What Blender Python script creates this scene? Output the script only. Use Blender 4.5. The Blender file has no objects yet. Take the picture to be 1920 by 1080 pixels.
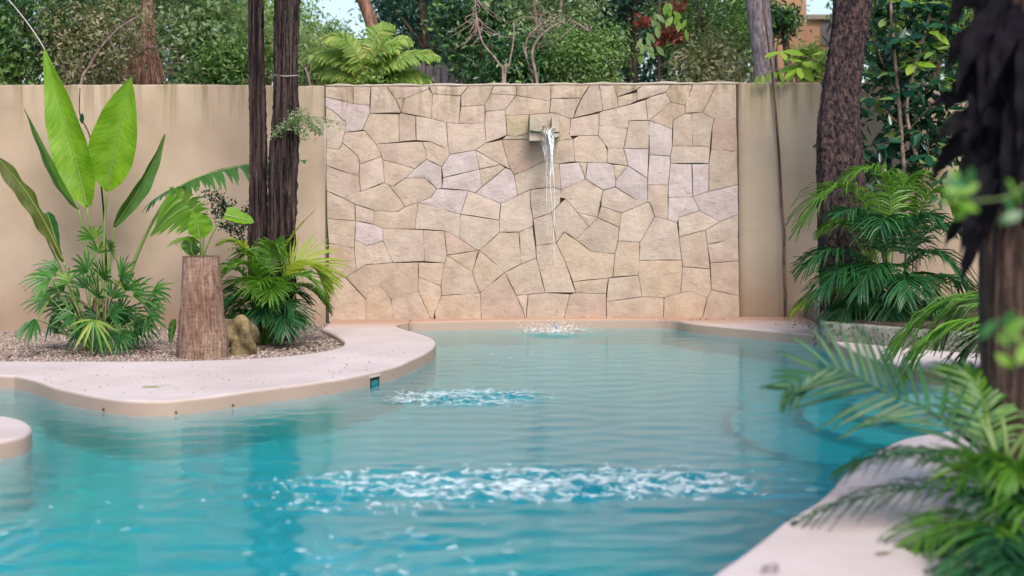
import bpy, math, random
import numpy as np
from mathutils import Vector, Matrix
R = math.radians
sc = bpy.context.scene
rnd = random.Random(7)
nr = np.random.default_rng(11)

# ------------------------------------------------------------------ camera
F = 50.0 / 36.0 * 1920.0          # focal length in photo pixels
HY = 370.0                        # horizon row of the photo
ZC = 1.28                         # eye height above the water
ROLL = R(0.35)
CAMX = np.array([math.cos(ROLL), 0, -math.sin(ROLL)])
CAMY = np.array([math.sin(ROLL), 0, math.cos(ROLL)])
CAM = np.array([0, 0, ZC])
cd = bpy.data.cameras.new('camera'); cam = bpy.data.objects.new('camera', cd)
sc.collection.objects.link(cam); sc.camera = cam
cd.lens = 50; cd.sensor_width = 36; cd.shift_y = -(540 - HY) / 1920.0
cd.clip_start = 0.05; cd.clip_end = 600
cam.matrix_world = Matrix(((CAMX[0], CAMY[0], 0, 0), (0, 0, -1, 0), (CAMX[2], CAMY[2], 0, ZC), (0, 0, 0, 1)))
cd.dof.use_dof = True; cd.dof.focus_distance = 12.7; cd.dof.aperture_fstop = 1.65

# ------------------------------------------------------------------ sky, sun, exposure
SUN_EL, SUN_AZ = R(47), R(163)    # azimuth from +Y clockwise: behind the camera, a little right
w = bpy.data.worlds.new('World'); sc.world = w; w.use_nodes = True
nt = w.node_tree; bg = nt.nodes['Background']
sky = nt.nodes.new('ShaderNodeTexSky'); sky.sky_type = 'NISHITA'; sky.sun_disc = False
sky.sun_elevation = SUN_EL; sky.sun_rotation = SUN_AZ; sky.dust_density = 3.0; sky.air_density = 1.0; sky.ozone_density = 1.0
nt.links.new(sky.outputs[0], bg.inputs[0]); bg.inputs[1].default_value = 0.15
sl = bpy.data.lights.new('sun', 'SUN'); sl.energy = 1.5; sl.angle = R(24); sl.color = (1.0, 0.93, 0.88)
so = bpy.data.objects.new('sun', sl); sc.collection.objects.link(so)
sdir = Vector((math.sin(SUN_AZ) * math.cos(SUN_EL), math.cos(SUN_AZ) * math.cos(SUN_EL), math.sin(SUN_EL)))
so.rotation_euler = (-sdir).to_track_quat('-Z', 'Y').to_euler(); so.location = sdir * 60
sc.view_settings.view_transform = 'Standard'; sc.view_settings.look = 'None'
sc.view_settings.exposure = 0.85; sc.view_settings.gamma = 1.0
sc.render.engine = 'CYCLES'
cy = sc.cycles
cy.use_denoising = True
try: cy.denoiser = 'OPENIMAGEDENOISE'
except Exception: pass
cy.max_bounces = 9; cy.diffuse_bounces = 4; cy.glossy_bounces = 4; cy.transmission_bounces = 6; cy.transparent_max_bounces = 8
cy.volume_bounces = 0; cy.sample_clamp_indirect = 6.0; cy.blur_glossy = 0.5

# ------------------------------------------------------------------ helpers
def at(px, py, Y):
    return CAM + Y * ((px - 960) / F * CAMX - (py - HY) / F * CAMY + np.array([0, 1.0, 0]))
def gnd(px, py, z):
    d = (px - 960) / F * CAMX - (py - HY) / F * CAMY + np.array([0, 1.0, 0])
    return CAM + d * ((z - ZC) / d[2])
C = sc.collection.objects
WL = {}
def thing(name, label, cat, loc, group=None):
    o = bpy.data.objects.new(name, None); C.link(o); o.location = tuple(float(v) for v in loc)
    o.empty_display_size = 0.1
    WL[o.name] = np.array(loc, float)
    return tag(o, label, cat, group or ('areca palms round the pool' if name == 'areca_palm' else None))
def tag(o, label=None, cat=None, group=None, kind=None):
    if label: o['label'] = label
    if cat: o['category'] = cat
    if group: o['group'] = group
    if kind: o['kind'] = kind
    return o
def mk(name, V, Fc, mat, parent=None, smooth=True, tint=None, uv=None, color=None, kind=None):
    """one mesh object; V is in world coordinates"""
    V = np.asarray(V, float).reshape(-1, 3)
    off = WL[parent.name] if parent is not None else np.zeros(3)
    me = bpy.data.meshes.new(name)
    if isinstance(Fc, np.ndarray):
        n, k = Fc.shape
        me.vertices.add(len(V)); me.vertices.foreach_set('co', (V - off).ravel())
        me.loops.add(n * k); me.loops.foreach_set('vertex_index', Fc.astype(np.int32).ravel())
        me.polygons.add(n); me.polygons.foreach_set('loop_start', np.arange(n, dtype=np.int32) * k)
        me.update(calc_edges=True); me.validate()
    else:
        me.from_pydata([tuple(v) for v in (V - off)], [], Fc)
    if smooth and len(me.polygons): me.polygons.foreach_set('use_smooth', np.ones(len(me.polygons), bool))
    if tint is not None:
        a = me.attributes.new('tint', 'FLOAT', 'POINT'); a.data.foreach_set('value', np.asarray(tint, np.float32))
    if uv is not None:
        uv = np.asarray(uv, np.float32); l = me.uv_layers.new(name='uv')
        vi = np.empty(len(me.loops), np.int32); me.loops.foreach_get('vertex_index', vi)
        l.data.foreach_set('uv', uv[vi].ravel())
    me.materials.append(mat)
    o = bpy.data.objects.new(name, me); C.link(o)
    if parent is not None: o.parent = parent
    WL[o.name] = off
    if color is not None: o.color = (*color, 1)
    if kind: o['kind'] = kind
    return o
class MB:
    def __init__(s): s.v = []; s.f = []; s.t = []; s.n = 0; s.u = []
    def add(s, V, Fc, tint=None, uv=None):
        V = np.asarray(V, float).reshape(-1, 3)
        s.v.append(V); s.f += [tuple(i + s.n for i in f) for f in Fc]; s.n += len(V)
        s.t.append(np.full(len(V), 0.5) if tint is None else np.broadcast_to(np.asarray(tint, float), (len(V),)))
        s.u.append(np.zeros((len(V), 2)) if uv is None else uv)
    def build(s, name, mat, parent=None, **k):
        return mk(name, np.concatenate(s.v), s.f, mat, parent, tint=np.concatenate(s.t), uv=np.concatenate(s.u), **k)
def unit(v):
    v = np.asarray(v, float); n = np.linalg.norm(v); return v / n if n > 1e-9 else np.array([0, 0, 1.0])
def bez(P, n):
    P = [np.asarray(p, float) for p in P]; t = np.linspace(0, 1, n)[:, None]
    if len(P) == 2: return P[0] * (1 - t) + P[1] * t
    if len(P) == 3: return P[0] * (1 - t) ** 2 + 2 * P[1] * t * (1 - t) + P[2] * t ** 2
    if len(P) == 4: return P[0] * (1 - t) ** 3 + 3 * P[1] * t * (1 - t) ** 2 + 3 * P[2] * t ** 2 * (1 - t) + P[3] * t ** 3
    return crom(P, n)
def crom(P, n, closed=False):
    P = np.array(P, float); m = len(P); out = []
    if closed: idx = lambda i: P[i % m]
    else: idx = lambda i: P[min(max(i, 0), m - 1)]
    segs = m if closed else m - 1
    for q in range(n):
        t = q / n * segs if closed else q / (n - 1) * segs
        i = min(int(t), segs - 1); t -= i
        a, b, c, d = idx(i - 1), idx(i), idx(i + 1), idx(i + 2)
        out.append(0.5 * ((2 * b) + (-a + c) * t + (2 * a - 5 * b + 4 * c - d) * t * t + (-a + 3 * b - 3 * c + d) * t ** 3))
    return np.array(out)
def frames(P):
    P = np.asarray(P, float); T = np.gradient(P, axis=0); T /= np.linalg.norm(T, axis=1)[:, None] + 1e-12
    ref = np.array([0, 1.0, 0]) if abs(T[0][1]) < 0.8 else np.array([1.0, 0, 0])
    N = np.empty_like(P); n = unit(ref - T[0] * ref.dot(T[0]))
    for i in range(len(P)):
        n = unit(n - T[i] * n.dot(T[i])); N[i] = n
    return T, N, np.cross(T, N)
def tube(P, r, sides=8, rough=0.0, ridges=0, seed=0, cap=True):
    P = np.asarray(P, float); n = len(P); r = np.broadcast_to(np.asarray(r, float), (n,))
    T, N, B = frames(P); a = np.linspace(0, 2 * math.pi, sides, endpoint=False)
    k = np.ones((n, sides))
    if rough or ridges:
        g = np.random.default_rng(seed)
        for q in range(10):
            fa = g.integers(1, 5 + ridges); fz = g.uniform(0.5, 9); ph = g.uniform(0, 6.28, 2)
            k += rough * g.uniform(.3, 1) / 3 * np.sin(fa * a[None, :] + ph[0] + 1.3 * np.sin(np.linspace(0, fz, n)[:, None] + ph[1]))
        if ridges:
            k += rough * 0.5 * np.abs(np.sin(ridges * a[None, :] / 2 + 0.8 * np.sin(np.linspace(0, 7, n))[:, None])) - rough * .25
            k += rough * 0.18 * g.standard_normal((n, sides))
    V = P[:, None, :] + (r[:, None] * k)[..., None] * (np.cos(a)[None, :, None] * N[:, None, :] + np.sin(a)[None, :, None] * B[:, None, :])
    Fc = [(i * sides + j, i * sides + (j + 1) % sides, (i + 1) * sides + (j + 1) % sides, (i + 1) * sides + j) for i in range(n - 1) for j in range(sides)]
    if cap: Fc += [tuple(range(sides))[::-1], tuple((n - 1) * sides + j for j in range(sides))]
    return V.reshape(-1, 3), Fc
def box(x0, x1, y0, y1, z0, z1):
    V = [(x, y, z) for z in (z0, z1) for y in (y0, y1) for x in (x0, x1)]
    return V, [(0, 2, 3, 1), (4, 5, 7, 6), (0, 1, 5, 4), (2, 6, 7, 3), (0, 4, 6, 2), (1, 3, 7, 5)]
def inset2(P, d):
    """inset a closed 2-D polygon (any turn) by d (scalar or one per edge) with mitred corners"""
    P = np.asarray(P, float); n = len(P); x, y = P[:, 0], P[:, 1]
    s = 1.0 if np.sum(x * np.roll(y, -1) - np.roll(x, -1) * y) > 0 else -1.0
    E = np.roll(P, -1, 0) - P; E /= np.linalg.norm(E, axis=1)[:, None] + 1e-12
    Nn = s * np.stack([-E[:, 1], E[:, 0]], 1); d = np.broadcast_to(np.asarray(d, float), (n,)); out = np.empty_like(P)
    for i in range(n):
        a, b = Nn[i - 1], Nn[i]; da, db = d[i - 1], d[i]
        det = a[0] * b[1] - a[1] * b[0]
        if abs(det) < 0.25: out[i] = P[i] + unit2(a + b) * (da + db) / 2
        else: out[i] = P[i] + np.array([(da * b[1] - db * a[1]) / det, (a[0] * db - b[0] * da) / det])
    return out
def unit2(v): return v / (np.linalg.norm(v) + 1e-12)

# ------------------------------------------------------------------ materials
def nodes(name):
    m = bpy.data.materials.new(name); m.use_nodes = True; t = m.node_tree; b = t.nodes['Principled BSDF']
    return m, t, b
def N(t, kind, **k):
    n = t.nodes.new('ShaderNode' + kind)
    for a, v in k.items():
        if a.startswith('_'): setattr(n, a[1:], v)
        else: n.inputs[a.replace('_', ' ')].default_value = v
    return n
def ramp(t, stops):
    r = t.nodes.new('ShaderNodeValToRGB'); e = r.color_ramp.elements
    while len(e) < len(stops): e.new(0.5)
    for q, (p, c) in zip(e, stops): q.position = p; q.color = (*c, 1) if len(c) == 3 else c
    return r
def mixc(t, fac, a, b, mode='MIX'):
    m = t.nodes.new('ShaderNodeMix'); m.data_type = 'RGBA'; m.blend_type = mode
    for sck, v in ((m.inputs[0], fac), (m.inputs[6], a), (m.inputs[7], b)):
        if hasattr(v, 'links'): t.links.new(v, sck)
        elif isinstance(v, tuple): sck.default_value = (*v, 1)
        else: sck.default_value = v
    return m.outputs[2]
def coords(t, scale=(1, 1, 1), kind='Object'):
    tc = t.nodes.new('ShaderNodeTexCoord'); mp = t.nodes.new('ShaderNodeMapping'); mp.inputs['Scale'].default_value = scale
    t.links.new(tc.outputs[kind], mp.inputs[0]); return mp.outputs[0]
def noise(t, vec, scale, detail=6, rough=.6, dist=0):
    n = N(t, 'TexNoise', Scale=scale, Detail=detail, Roughness=rough, Distortion=dist); t.links.new(vec, n.inputs['Vector']); return n.outputs['Fac']
def bump(t, b, h, strength, dist, prev=None):
    n = N(t, 'Bump', Strength=strength, Distance=dist); t.links.new(h, n.inputs['Height'])
    if prev is not None: t.links.new(prev, n.inputs['Normal'])
    t.links.new(n.outputs[0], b.inputs['Normal']); return n.outputs[0]
def mat_surface(name, c1, c2, scale=2.0, stops=(.3, .7), rough=.85, bscale=40, bstr=.4, bdist=.01, stretch=(1, 1, 1), speck=None, spec=.3, c3=None):
    m, t, b = nodes(name); v = coords(t, stretch)
    f = noise(t, v, scale, 8, .62)
    st = [(stops[0], c1), (stops[1], c2)] if c3 is None else [(stops[0], c1), ((stops[0] + stops[1]) / 2, c3), (stops[1], c2)]
    col = ramp(t, st); t.links.new(f, col.inputs[0]); out = col.outputs[0]
    f2 = noise(t, v, bscale, 8, .7)
    if speck is not None:
        r = ramp(t, [(speck[0], (0, 0, 0)), (speck[1], (1, 1, 1))]); t.links.new(f2, r.inputs[0]); out = mixc(t, r.outputs[0], out, speck[2])
    t.links.new(out, b.inputs['Base Color']); b.inputs['Roughness'].default_value = rough; b.inputs['Specular IOR Level'].default_value = spec
    bump(t, b, f2, bstr, bdist); return m
def mat_leaf(name, c1, c2, trans=.3, rough=.42, spec=.5, tcol=None, veins=0, c3=None):
    m, t, b = nodes(name)
    a = N(t, 'Attribute', _attribute_name='tint')
    st = [(0, c1), (1, c2)] if c3 is None else [(0, c1), (.86, c2), (1, c3)]
    col = ramp(t, st); t.links.new(a.outputs['Fac'], col.inputs[0]); out = col.outputs[0]
    v = coords(t); f = noise(t, v, 5, 3, .5)
    out = mixc(t, f, out, mixc(t, 1.0, out, (.62, .68, .6), 'MULTIPLY'))
    if veins:
        uvn = coords(t, (1.3, veins, 1), 'UV'); vf = noise(t, uvn, 2.2, 3, .6); big = noise(t, coords(t, (1, 2.2, 1), 'UV'), 2.4, 3, .5)
        r = ramp(t, [(.36, (.66, .74, .5)), (.62, (1.06, 1.04, 1.1))]); t.links.new(vf, r.inputs[0]); r2 = ramp(t, [(.35, (.72, .82, .7)), (.65, (1.12, 1.05, 1.2))]); t.links.new(big, r2.inputs[0])
        out = mixc(t, 1.0, mixc(t, 1.0, out, r.outputs[0], 'MULTIPLY'), r2.outputs[0], 'MULTIPLY'); bump(t, b, vf, .5, .01)
    t.links.new(out, b.inputs['Base Color']); b.inputs['Roughness'].default_value = rough; b.inputs['Specular IOR Level'].default_value = spec
    tr = t.nodes.new('ShaderNodeBsdfTranslucent')
    t.links.new(mixc(t, 1.0, out, tcol or (1.25, 1.35, .7), 'MULTIPLY'), tr.inputs[0])
    mx = t.nodes.new('ShaderNodeMixShader'); mx.inputs[0].default_value = trans
    t.links.new(b.outputs[0], mx.inputs[1]); t.links.new(tr.outputs[0], mx.inputs[2])
    t.links.new(mx.outputs[0], t.nodes['Material Output'].inputs[0]); return m
def mat_bark(name, c1, c2, stretch=(9, 9, 1.1), scale=2.0, bstr=.9, bdist=.03, rough=.9, c3=None):
    m, t, b = nodes(name); v = coords(t, stretch)
    f = noise(t, v, scale, 9, .68, .4); v2 = coords(t, (1, 1, 1)); g = noise(t, v2, 3.0, 5, .6)
    col = ramp(t, [(.42, c1), (.62, c2)]); t.links.new(f, col.inputs[0])
    out = mixc(t, g, col.outputs[0], c3 if c3 else mixc(t, 1.0, col.outputs[0], (.55, .55, .58), 'MULTIPLY'))
    if c3: out = mixc(t, .65, col.outputs[0], out)
    t.links.new(out, b.inputs['Base Color']); b.inputs['Roughness'].default_value = rough; b.inputs['Specular IOR Level'].default_value = .2
    bump(t, b, f, bstr, bdist); return m

def mat_plaster():
    m, t, b = nodes('tan_plaster'); v = coords(t)
    f = noise(t, v, .9, 7, .6); col = ramp(t, [(.25, (.235, .178, .128)), (.5, (.33, .258, .19)), (.72, (.40, .325, .25))]); t.links.new(f, col.inputs[0])
    # rain streaks and algae that run down from the top edge
    vs = coords(t, (7, 7, .35)); s = noise(t, vs, 1.6, 6, .65)
    sp = t.nodes.new('ShaderNodeSeparateXYZ'); tc = t.nodes.new('ShaderNodeTexCoord'); t.links.new(tc.outputs['Object'], sp.inputs[0])
    mr = N(t, 'MapRange', From_Min=1.9, From_Max=2.42, To_Min=0, To_Max=1); t.links.new(sp.outputs['Z'], mr.inputs[0])
    r = ramp(t, [(.44, (0, 0, 0)), (.66, (1, 1, 1))]); t.links.new(s, r.inputs[0])
    mu = N(t, 'Math', _operation='MULTIPLY'); t.links.new(r.outputs[0], mu.inputs[0]); t.links.new(mr.outputs[0], mu.inputs[1])
    out = mixc(t, mu.outputs[0], col.outputs[0], (.15, .125, .06))
    # damp stain with a ragged upper line at the foot
    mr2 = N(t, 'MapRange', From_Min=.12, From_Max=.6, To_Min=1, To_Max=0); t.links.new(sp.outputs['Z'], mr2.inputs[0])
    mu2 = N(t, 'Math', _operation='MULTIPLY'); t.links.new(noise(t, v, 2.5, 6, .6), mu2.inputs[0]); t.links.new(mr2.outputs[0], mu2.inputs[1])
    out = mixc(t, mu2.outputs[0], out, (.25, .15, .09))
    t.links.new(out, b.inputs['Base Color']); b.inputs['Roughness'].default_value = .9; b.inputs['Specular IOR Level'].default_value = .2
    n1 = bump(t, b, noise(t, v, 2.2, 4, .5), .5, .03); bump(t, b, noise(t, v, 60, 6, .7), .3, .004, n1); return m
def mat_stone():
    m, t, b = nodes('rough_limestone'); v = coords(t)
    oi = t.nodes.new('ShaderNodeObjectInfo')
    f = noise(t, v, 5.5, 8, .65); r = ramp(t, [(.3, (.80, .78, .76)), (.62, (1.06, 1.06, 1.06))]); t.links.new(f, r.inputs[0])
    out = mixc(t, 1.0, oi.outputs['Color'], r.outputs[0], 'MULTIPLY')
    vv = coords(t, (1, 1, 1.35)); f2 = noise(t, vv, 24, 9, .72)
    r2 = ramp(t, [(.56, (0, 0, 0)), (.74, (1, 1, 1))]); t.links.new(f2, r2.inputs[0])
    out = mixc(t, r2.outputs[0], out, mixc(t, 1.0, out, (.70, .64, .58), 'MULTIPLY'))
    f3 = noise(t, v, 2.6, 5, .6); r3 = ramp(t, [(.60, (0, 0, 0)), (.80, (.7, .7, .7))]); t.links.new(f3, r3.inputs[0])
    out = mixc(t, r3.outputs[0], out, (.44, .29, .19))
    # green-black rain staining along the top course
    sp = t.nodes.new('ShaderNodeSeparateXYZ'); tc = t.nodes.new('ShaderNodeTexCoord'); t.links.new(tc.outputs['Object'], sp.inputs[0])
    mr = N(t, 'MapRange', From_Min=1.95, From_Max=2.45, To_Min=0, To_Max=1); t.links.new(sp.outputs['Z'], mr.inputs[0])
    vs = coords(t, (5, 5, .9)); r4 = ramp(t, [(.48, (0, 0, 0)), (.68, (1, 1, 1))]); t.links.new(noise(t, vs, 2.0, 7, .68), r4.inputs[0])
    mu = N(t, 'Math', _operation='MULTIPLY'); t.links.new(r4.outputs[0], mu.inputs[0]); t.links.new(mr.outputs[0], mu.inputs[1])
    out = mixc(t, mu.outputs[0], out, (.19, .145, .065))
    t.links.new(out, b.inputs['Base Color']); b.inputs['Roughness'].default_value = .92; b.inputs['Specular IOR Level'].default_value = .2
    n1 = bump(t, b, noise(t, vv, 15, 8, .68), .7, .022); bump(t, b, noise(t, v, 70, 6, .7), .45, .006, n1); return m
def mat_water():
    m, t, b = nodes('pool_water')
    b.inputs['Base Color'].default_value = (1, 1, 1, 1); b.inputs['Roughness'].default_value = 0.0
    b.inputs['IOR'].default_value = 1.333; b.inputs['Transmission Weight'].default_value = 1.0
    v = coords(t, (.4, 1.5, 1)); n1 = bump(t, b, noise(t, v, 26, 3, .55), .08, .02)
    at_ = N(t, 'Attribute', _attribute_name='tint'); nf = noise(t, coords(t, (.55, 1.3, 1)), 26, 3, .5); mj = N(t, 'Math', _operation='MULTIPLY'); t.links.new(nf, mj.inputs[0]); t.links.new(at_.outputs['Fac'], mj.inputs[1]); bump(t, b, mj.outputs[0], .55, .022, n1)
    va = N(t, 'VolumeAbsorption'); va.inputs['Color'].default_value = (0.0, .872, .911, 1); va.inputs['Density'].default_value = 1.15
    t.links.new(va.outputs[0], t.nodes['Material Output'].inputs['Volume']); return m
def mat_glassy(name, rough=.02, col=(.95, .98, 1)):
    m, t, b = nodes(name); b.inputs['Base Color'].default_value = (*col, 1); b.inputs['Roughness'].default_value = rough
    b.inputs['IOR'].default_value = 1.333; b.inputs['Transmission Weight'].default_value = 1.0; return m

M = {}
M['plaster'] = mat_plaster(); M['stone'] = mat_stone(); M['water'] = mat_water()
M['mortar'] = mat_surface('shaded_joint_mortar', (.05, .036, .027), (.11, .08, .06), 6, bscale=50)  # tan mortar painted dark to stand for shade inside the joints
M['coping'] = mat_surface('weathered_mortar_cap', (.32, .265, .205), (.44, .38, .32), 4, bscale=40, speck=(.58, .75, (.25, .22, .12)))
M['deck'] = mat_surface('pale_pink_polished_render', (.455, .385, .365), (.57, .50, .49), 1.3, rough=.7, bscale=26, bstr=.3, bdist=.008, speck=(.60, .78, (.36, .28, .25)), spec=.35)
def stain_deck(m):
    t = m.node_tree; b = t.nodes['Principled BSDF']; src = b.inputs['Base Color'].links[0].from_socket
    tc = t.nodes.new('ShaderNodeTexCoord'); sp = t.nodes.new('ShaderNodeSeparateXYZ'); t.links.new(tc.outputs['Object'], sp.inputs[0]); nz = noise(t, coords(t), 3.0, 6, .6)
    def band(sock, a0, a1, amp):
        ad = N(t, 'Math', _operation='MULTIPLY_ADD'); ad.inputs[1].default_value = amp; t.links.new(nz, ad.inputs[0]); t.links.new(sock, ad.inputs[2])
        mr = N(t, 'MapRange', From_Min=a0, From_Max=a1, To_Min=0, To_Max=1); t.links.new(ad.outputs[0], mr.inputs[0]); return mr.outputs[0]
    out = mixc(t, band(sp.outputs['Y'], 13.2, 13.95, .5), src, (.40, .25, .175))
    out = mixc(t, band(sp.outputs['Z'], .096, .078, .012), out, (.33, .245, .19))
    out = mixc(t, band(sp.outputs['Z'], .004, -.012, .006), out, (.66, .68, .66))
    t.links.new(out, b.inputs['Base Color'])
stain_deck(M['deck'])
M['basin'] = mat_surface('pool_plaster', (.68, .70, .69), (.78, .79, .78), .8, rough=.8, bscale=12, bstr=.1)
M['soil'] = mat_surface('dark_leaf_soil', (.05, .035, .025), (.12, .09, .06), 5, bscale=30, bstr=.9, bdist=.03)
M['gravelbed'] = mat_surface('pinkish_gravel_bed', (.22, .17, .14), (.38, .31, .27), 45, (.35, .65), bscale=70, bstr=1, bdist=.02, speck=(.60, .68, (.12, .08, .06)))
M['ground'] = mat_surface('forest_floor', (.06, .05, .03), (.13, .12, .06), 2, bscale=18, bstr=.8, bdist=.05)
M['barkdark'] = mat_bark('fibrous_dark_bark', (.012, .008, .009), (.19, .13, .118), (8, 8, .55), 4.2, 1, .10)
M['barkbig'] = mat_bark('flaky_pinkish_bark', (.012, .009, .012), (.22, .135, .12), (5, 5, 2.8), 6.5, 1, .07, c3=(.022, .019, .028))
M['barkgrey'] = mat_bark('pale_grey_bark', (.20, .16, .16), (.48, .41, .42), (6, 6, 2), 5.0, .6, .02)
M['barkbrown'] = mat_bark('brown_bark', (.09, .055, .04), (.26, .17, .125), (7, 7, 1.5), 3.0, .8, .03)
M['barkrust'] = mat_bark('rusty_hanging_roots', (.15, .075, .05), (.46, .27, .20), (7, 7, 1.0), 3.0, .7, .02)
M['barkpalm'] = mat_bark('fibrous_palm_bark', (.05, .03, .025), (.20, .13, .10), (8, 8, .9), 5.0, 1, .05)
M['twig'] = mat_bark('dry_twig_bark', (.20, .14, .115), (.40, .31, .27), (4, 4, 2), 6, .4, .005)
def mat_stump():
    m, t, b = nodes('woven_palm_stump'); 
    a = noise(t, coords(t, (14, 14, 1.3)), 4.5, 8, .7); c = noise(t, coords(t, (3.5, 3.5, 14)), 3.6, 9, .75); g = noise(t, coords(t), 3.2, 5, .6)
    mu = N(t, 'Math', _operation='MULTIPLY_ADD'); mu.inputs[1].default_value = 1.35; c2 = N(t, 'Math', _operation='MULTIPLY'); c2.inputs[1].default_value = .65; t.links.new(c, c2.inputs[0]); t.links.new(a, mu.inputs[0]); t.links.new(c2.outputs[0], mu.inputs[2])
    hf = N(t, 'Math', _operation='MULTIPLY'); hf.inputs[1].default_value = .5; t.links.new(mu.outputs[0], hf.inputs[0])
    col = ramp(t, [(.38, (.085, .05, .035)), (.5, (.26, .17, .125)), (.62, (.42, .31, .25))]); t.links.new(hf.outputs[0], col.inputs[0])
    r = ramp(t, [(.35, (.62, .5, .45)), (.62, (1.08, 1.08, 1.05))]); t.links.new(g, r.inputs[0])
    t.links.new(mixc(t, 1.0, col.outputs[0], r.outputs[0], 'MULTIPLY'), b.inputs['Base Color']); b.inputs['Roughness'].default_value = .95
    bump(t, b, hf.outputs[0], 1, .025); return m
M['stump'] = mat_stump()
M['rock'] = mat_surface('mossy_yellow_rock', (.07, .055, .03), (.34, .26, .13), 7, (.35, .65), bscale=24, bstr=.9, bdist=.03, speck=(.58, .68, (.06, .05, .03)))
M['mosskerb'] = mat_surface('mossy_grey_kerb', (.10, .11, .085), (.30, .29, .255), 9, (.35, .65), bscale=30, bstr=.7, bdist=.02, speck=(.50, .60, (.05, .085, .025)))
M['spout'] = mat_surface('algae_stained_stone', (.25, .22, .16), (.46, .40, .32), 6, (.3, .7), bscale=40, bstr=.5, bdist=.01, speck=(.60, .75, (.32, .34, .10)))
M['gravel'] = None
def mat_gravel():
    m, t, b = nodes('mixed_gravel'); a = N(t, 'Attribute', _attribute_name='tint')
    r = ramp(t, [(0, (.06, .04, .03)), (.3, (.24, .17, .135)), (.75, (.39, .30, .255)), (1, (.52, .44, .40))]); t.links.new(a.outputs['Fac'], r.inputs[0])
    t.links.new(r.outputs[0], b.inputs['Base Color']); b.inputs['Roughness'].default_value = .9; return m
M['gravel'] = mat_gravel()
M['paddle'] = mat_leaf('bright_paddle_leaf', (.21, .44, .02), (.29, .55, .035), .45, .38, .4, (1.3, 1.3, .6), veins=34)
M['paddledark'] = mat_leaf('dark_paddle_leaf', (.05, .15, .025), (.10, .25, .03), .25, .4, .5, veins=34)
M['paddlebrown'] = mat_leaf('browned_paddle_leaf', (.10, .085, .02), (.16, .26, .03), .25, .5, .4, veins=30)
M['stalk'] = mat_leaf('green_stalk', (.12, .20, .05), (.20, .29, .07), .05, .45, .4)
M['fan'] = mat_leaf('fan_palm_leaf', (.014, .075, .016), (.075, .24, .03), .25, .34, .4, c3=(.30, .38, .06))
M['areca'] = mat_leaf('areca_leaflet', (.05, .17, .02), (.19, .38, .035), .35, .34, .45)
M['arecayel'] = mat_leaf('yellowing_areca_leaflet', (.20, .33, .02), (.40, .44, .04), .4, .38, .5)
M['arecadk'] = mat_leaf('deep_green_palm_leaflet', (.010, .065, .03), (.045, .17, .045), .25, .34, .4)
M['dwarf'] = mat_leaf('glossy_shrub_leaf', (.006, .04, .03), (.025, .11, .05), .22, .26, .6)
M['lime'] = mat_leaf('lime_leaf', (.20, .40, .03), (.38, .52, .08), .45, .4, .5)
M['deadleaf'] = mat_leaf('deep_shade_dead_leaf', (.001, .001, .0024), (.006, .0045, .009), .03, .7, .12)  # near-black colour holds the deep shade these leaves hang in
M['litter'] = mat_leaf('dry_fallen_leaf', (.10, .06, .04), (.28, .19, .13), .1, .6, .3)
M['red'] = mat_leaf('red_leaf', (.25, .04, .035), (.42, .12, .09), .3, .45, .4)
LEAF = {
 'dark':  mat_leaf('leaf_dark', (.016, .07, .04), (.10, .23, .07), .3, .3, .6, c3=(.32, .48, .16)),
 'olive': mat_leaf('leaf_olive', (.17, .18, .09), (.45, .45, .26), .35, .5, .3, c3=(.62, .48, .40)),
 'mid':   mat_leaf('leaf_mid', (.05, .15, .04), (.28, .43, .13), .4, .42, .45, c3=(.46, .58, .25)),
 'sage':  mat_leaf('leaf_sage', (.13, .23, .10), (.42, .54, .30), .4, .5, .35, c3=(.60, .68, .45)),
 'light': mat_leaf('leaf_light', (.16, .32, .05), (.42, .56, .16), .4, .42, .4, c3=(.62, .60, .20)),
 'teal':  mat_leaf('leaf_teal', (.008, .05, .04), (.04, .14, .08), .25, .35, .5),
}
M['planks'] = mat_surface('purple_grey_planks', (.12, .09, .10), (.30, .25, .27), 6, stretch=(6, 6, .5), bscale=20)
M['thatch'] = mat_surface('orange_clay_render', (.48, .26, .15), (.66, .40, .26), 2, bscale=20, bstr=.4)
M['dark'] = mat_surface('black_plastic', (.01, .01, .012), (.03, .03, .03), 5, rough=.4)
M['tealplastic'] = mat_surface('teal_skimmer_flap', (.01, .18, .18), (.02, .25, .25), 5, rough=.3)
M['whitewater'] = mat_glassy('clear_falling_water', .03)
def mat_foam_glint():
    m, t, b = nodes('white_foam_and_glint'); b.inputs['Base Color'].default_value = (.85, .89, .91, 1); b.inputs['Roughness'].default_value = .25
    return m
M['foam_glint'] = mat_foam_glint()  # white for splash and strands, also for the painted sky glints
M['wire'] = mat_surface('pale_rope', (.4, .38, .36), (.6, .58, .55), 9)

# ------------------------------------------------------------------ setting: ground, pool, decks, water
DZ = 0.09
HX0, HX1, HY0, HY1 = -7.0, 7.0, 1.6, 14.02
gv = []; gf = []
for (x0, x1, y0, y1) in ((-150, 150, -60, HY0), (-150, 150, HY1, 300), (-150, HX0, HY0, HY1), (HX1, 150, HY0, HY1)):
    k = len(gv); gv += [(x0, y0, .05), (x1, y0, .05), (x1, y1, .05), (x0, y1, .05)]; gf.append((k, k + 1, k + 2, k + 3))
tag(mk('ground', gv, gf, M['ground'], smooth=False), kind='structure')
FLOOR = -1.35
V, Fc = box(HX0 - .1, HX1 + .1, HY0 - .1, HY1 + .1, FLOOR - .25, FLOOR)
tag(mk('pool_floor', V, Fc, M['basin'], smooth=False), kind='structure')

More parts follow.
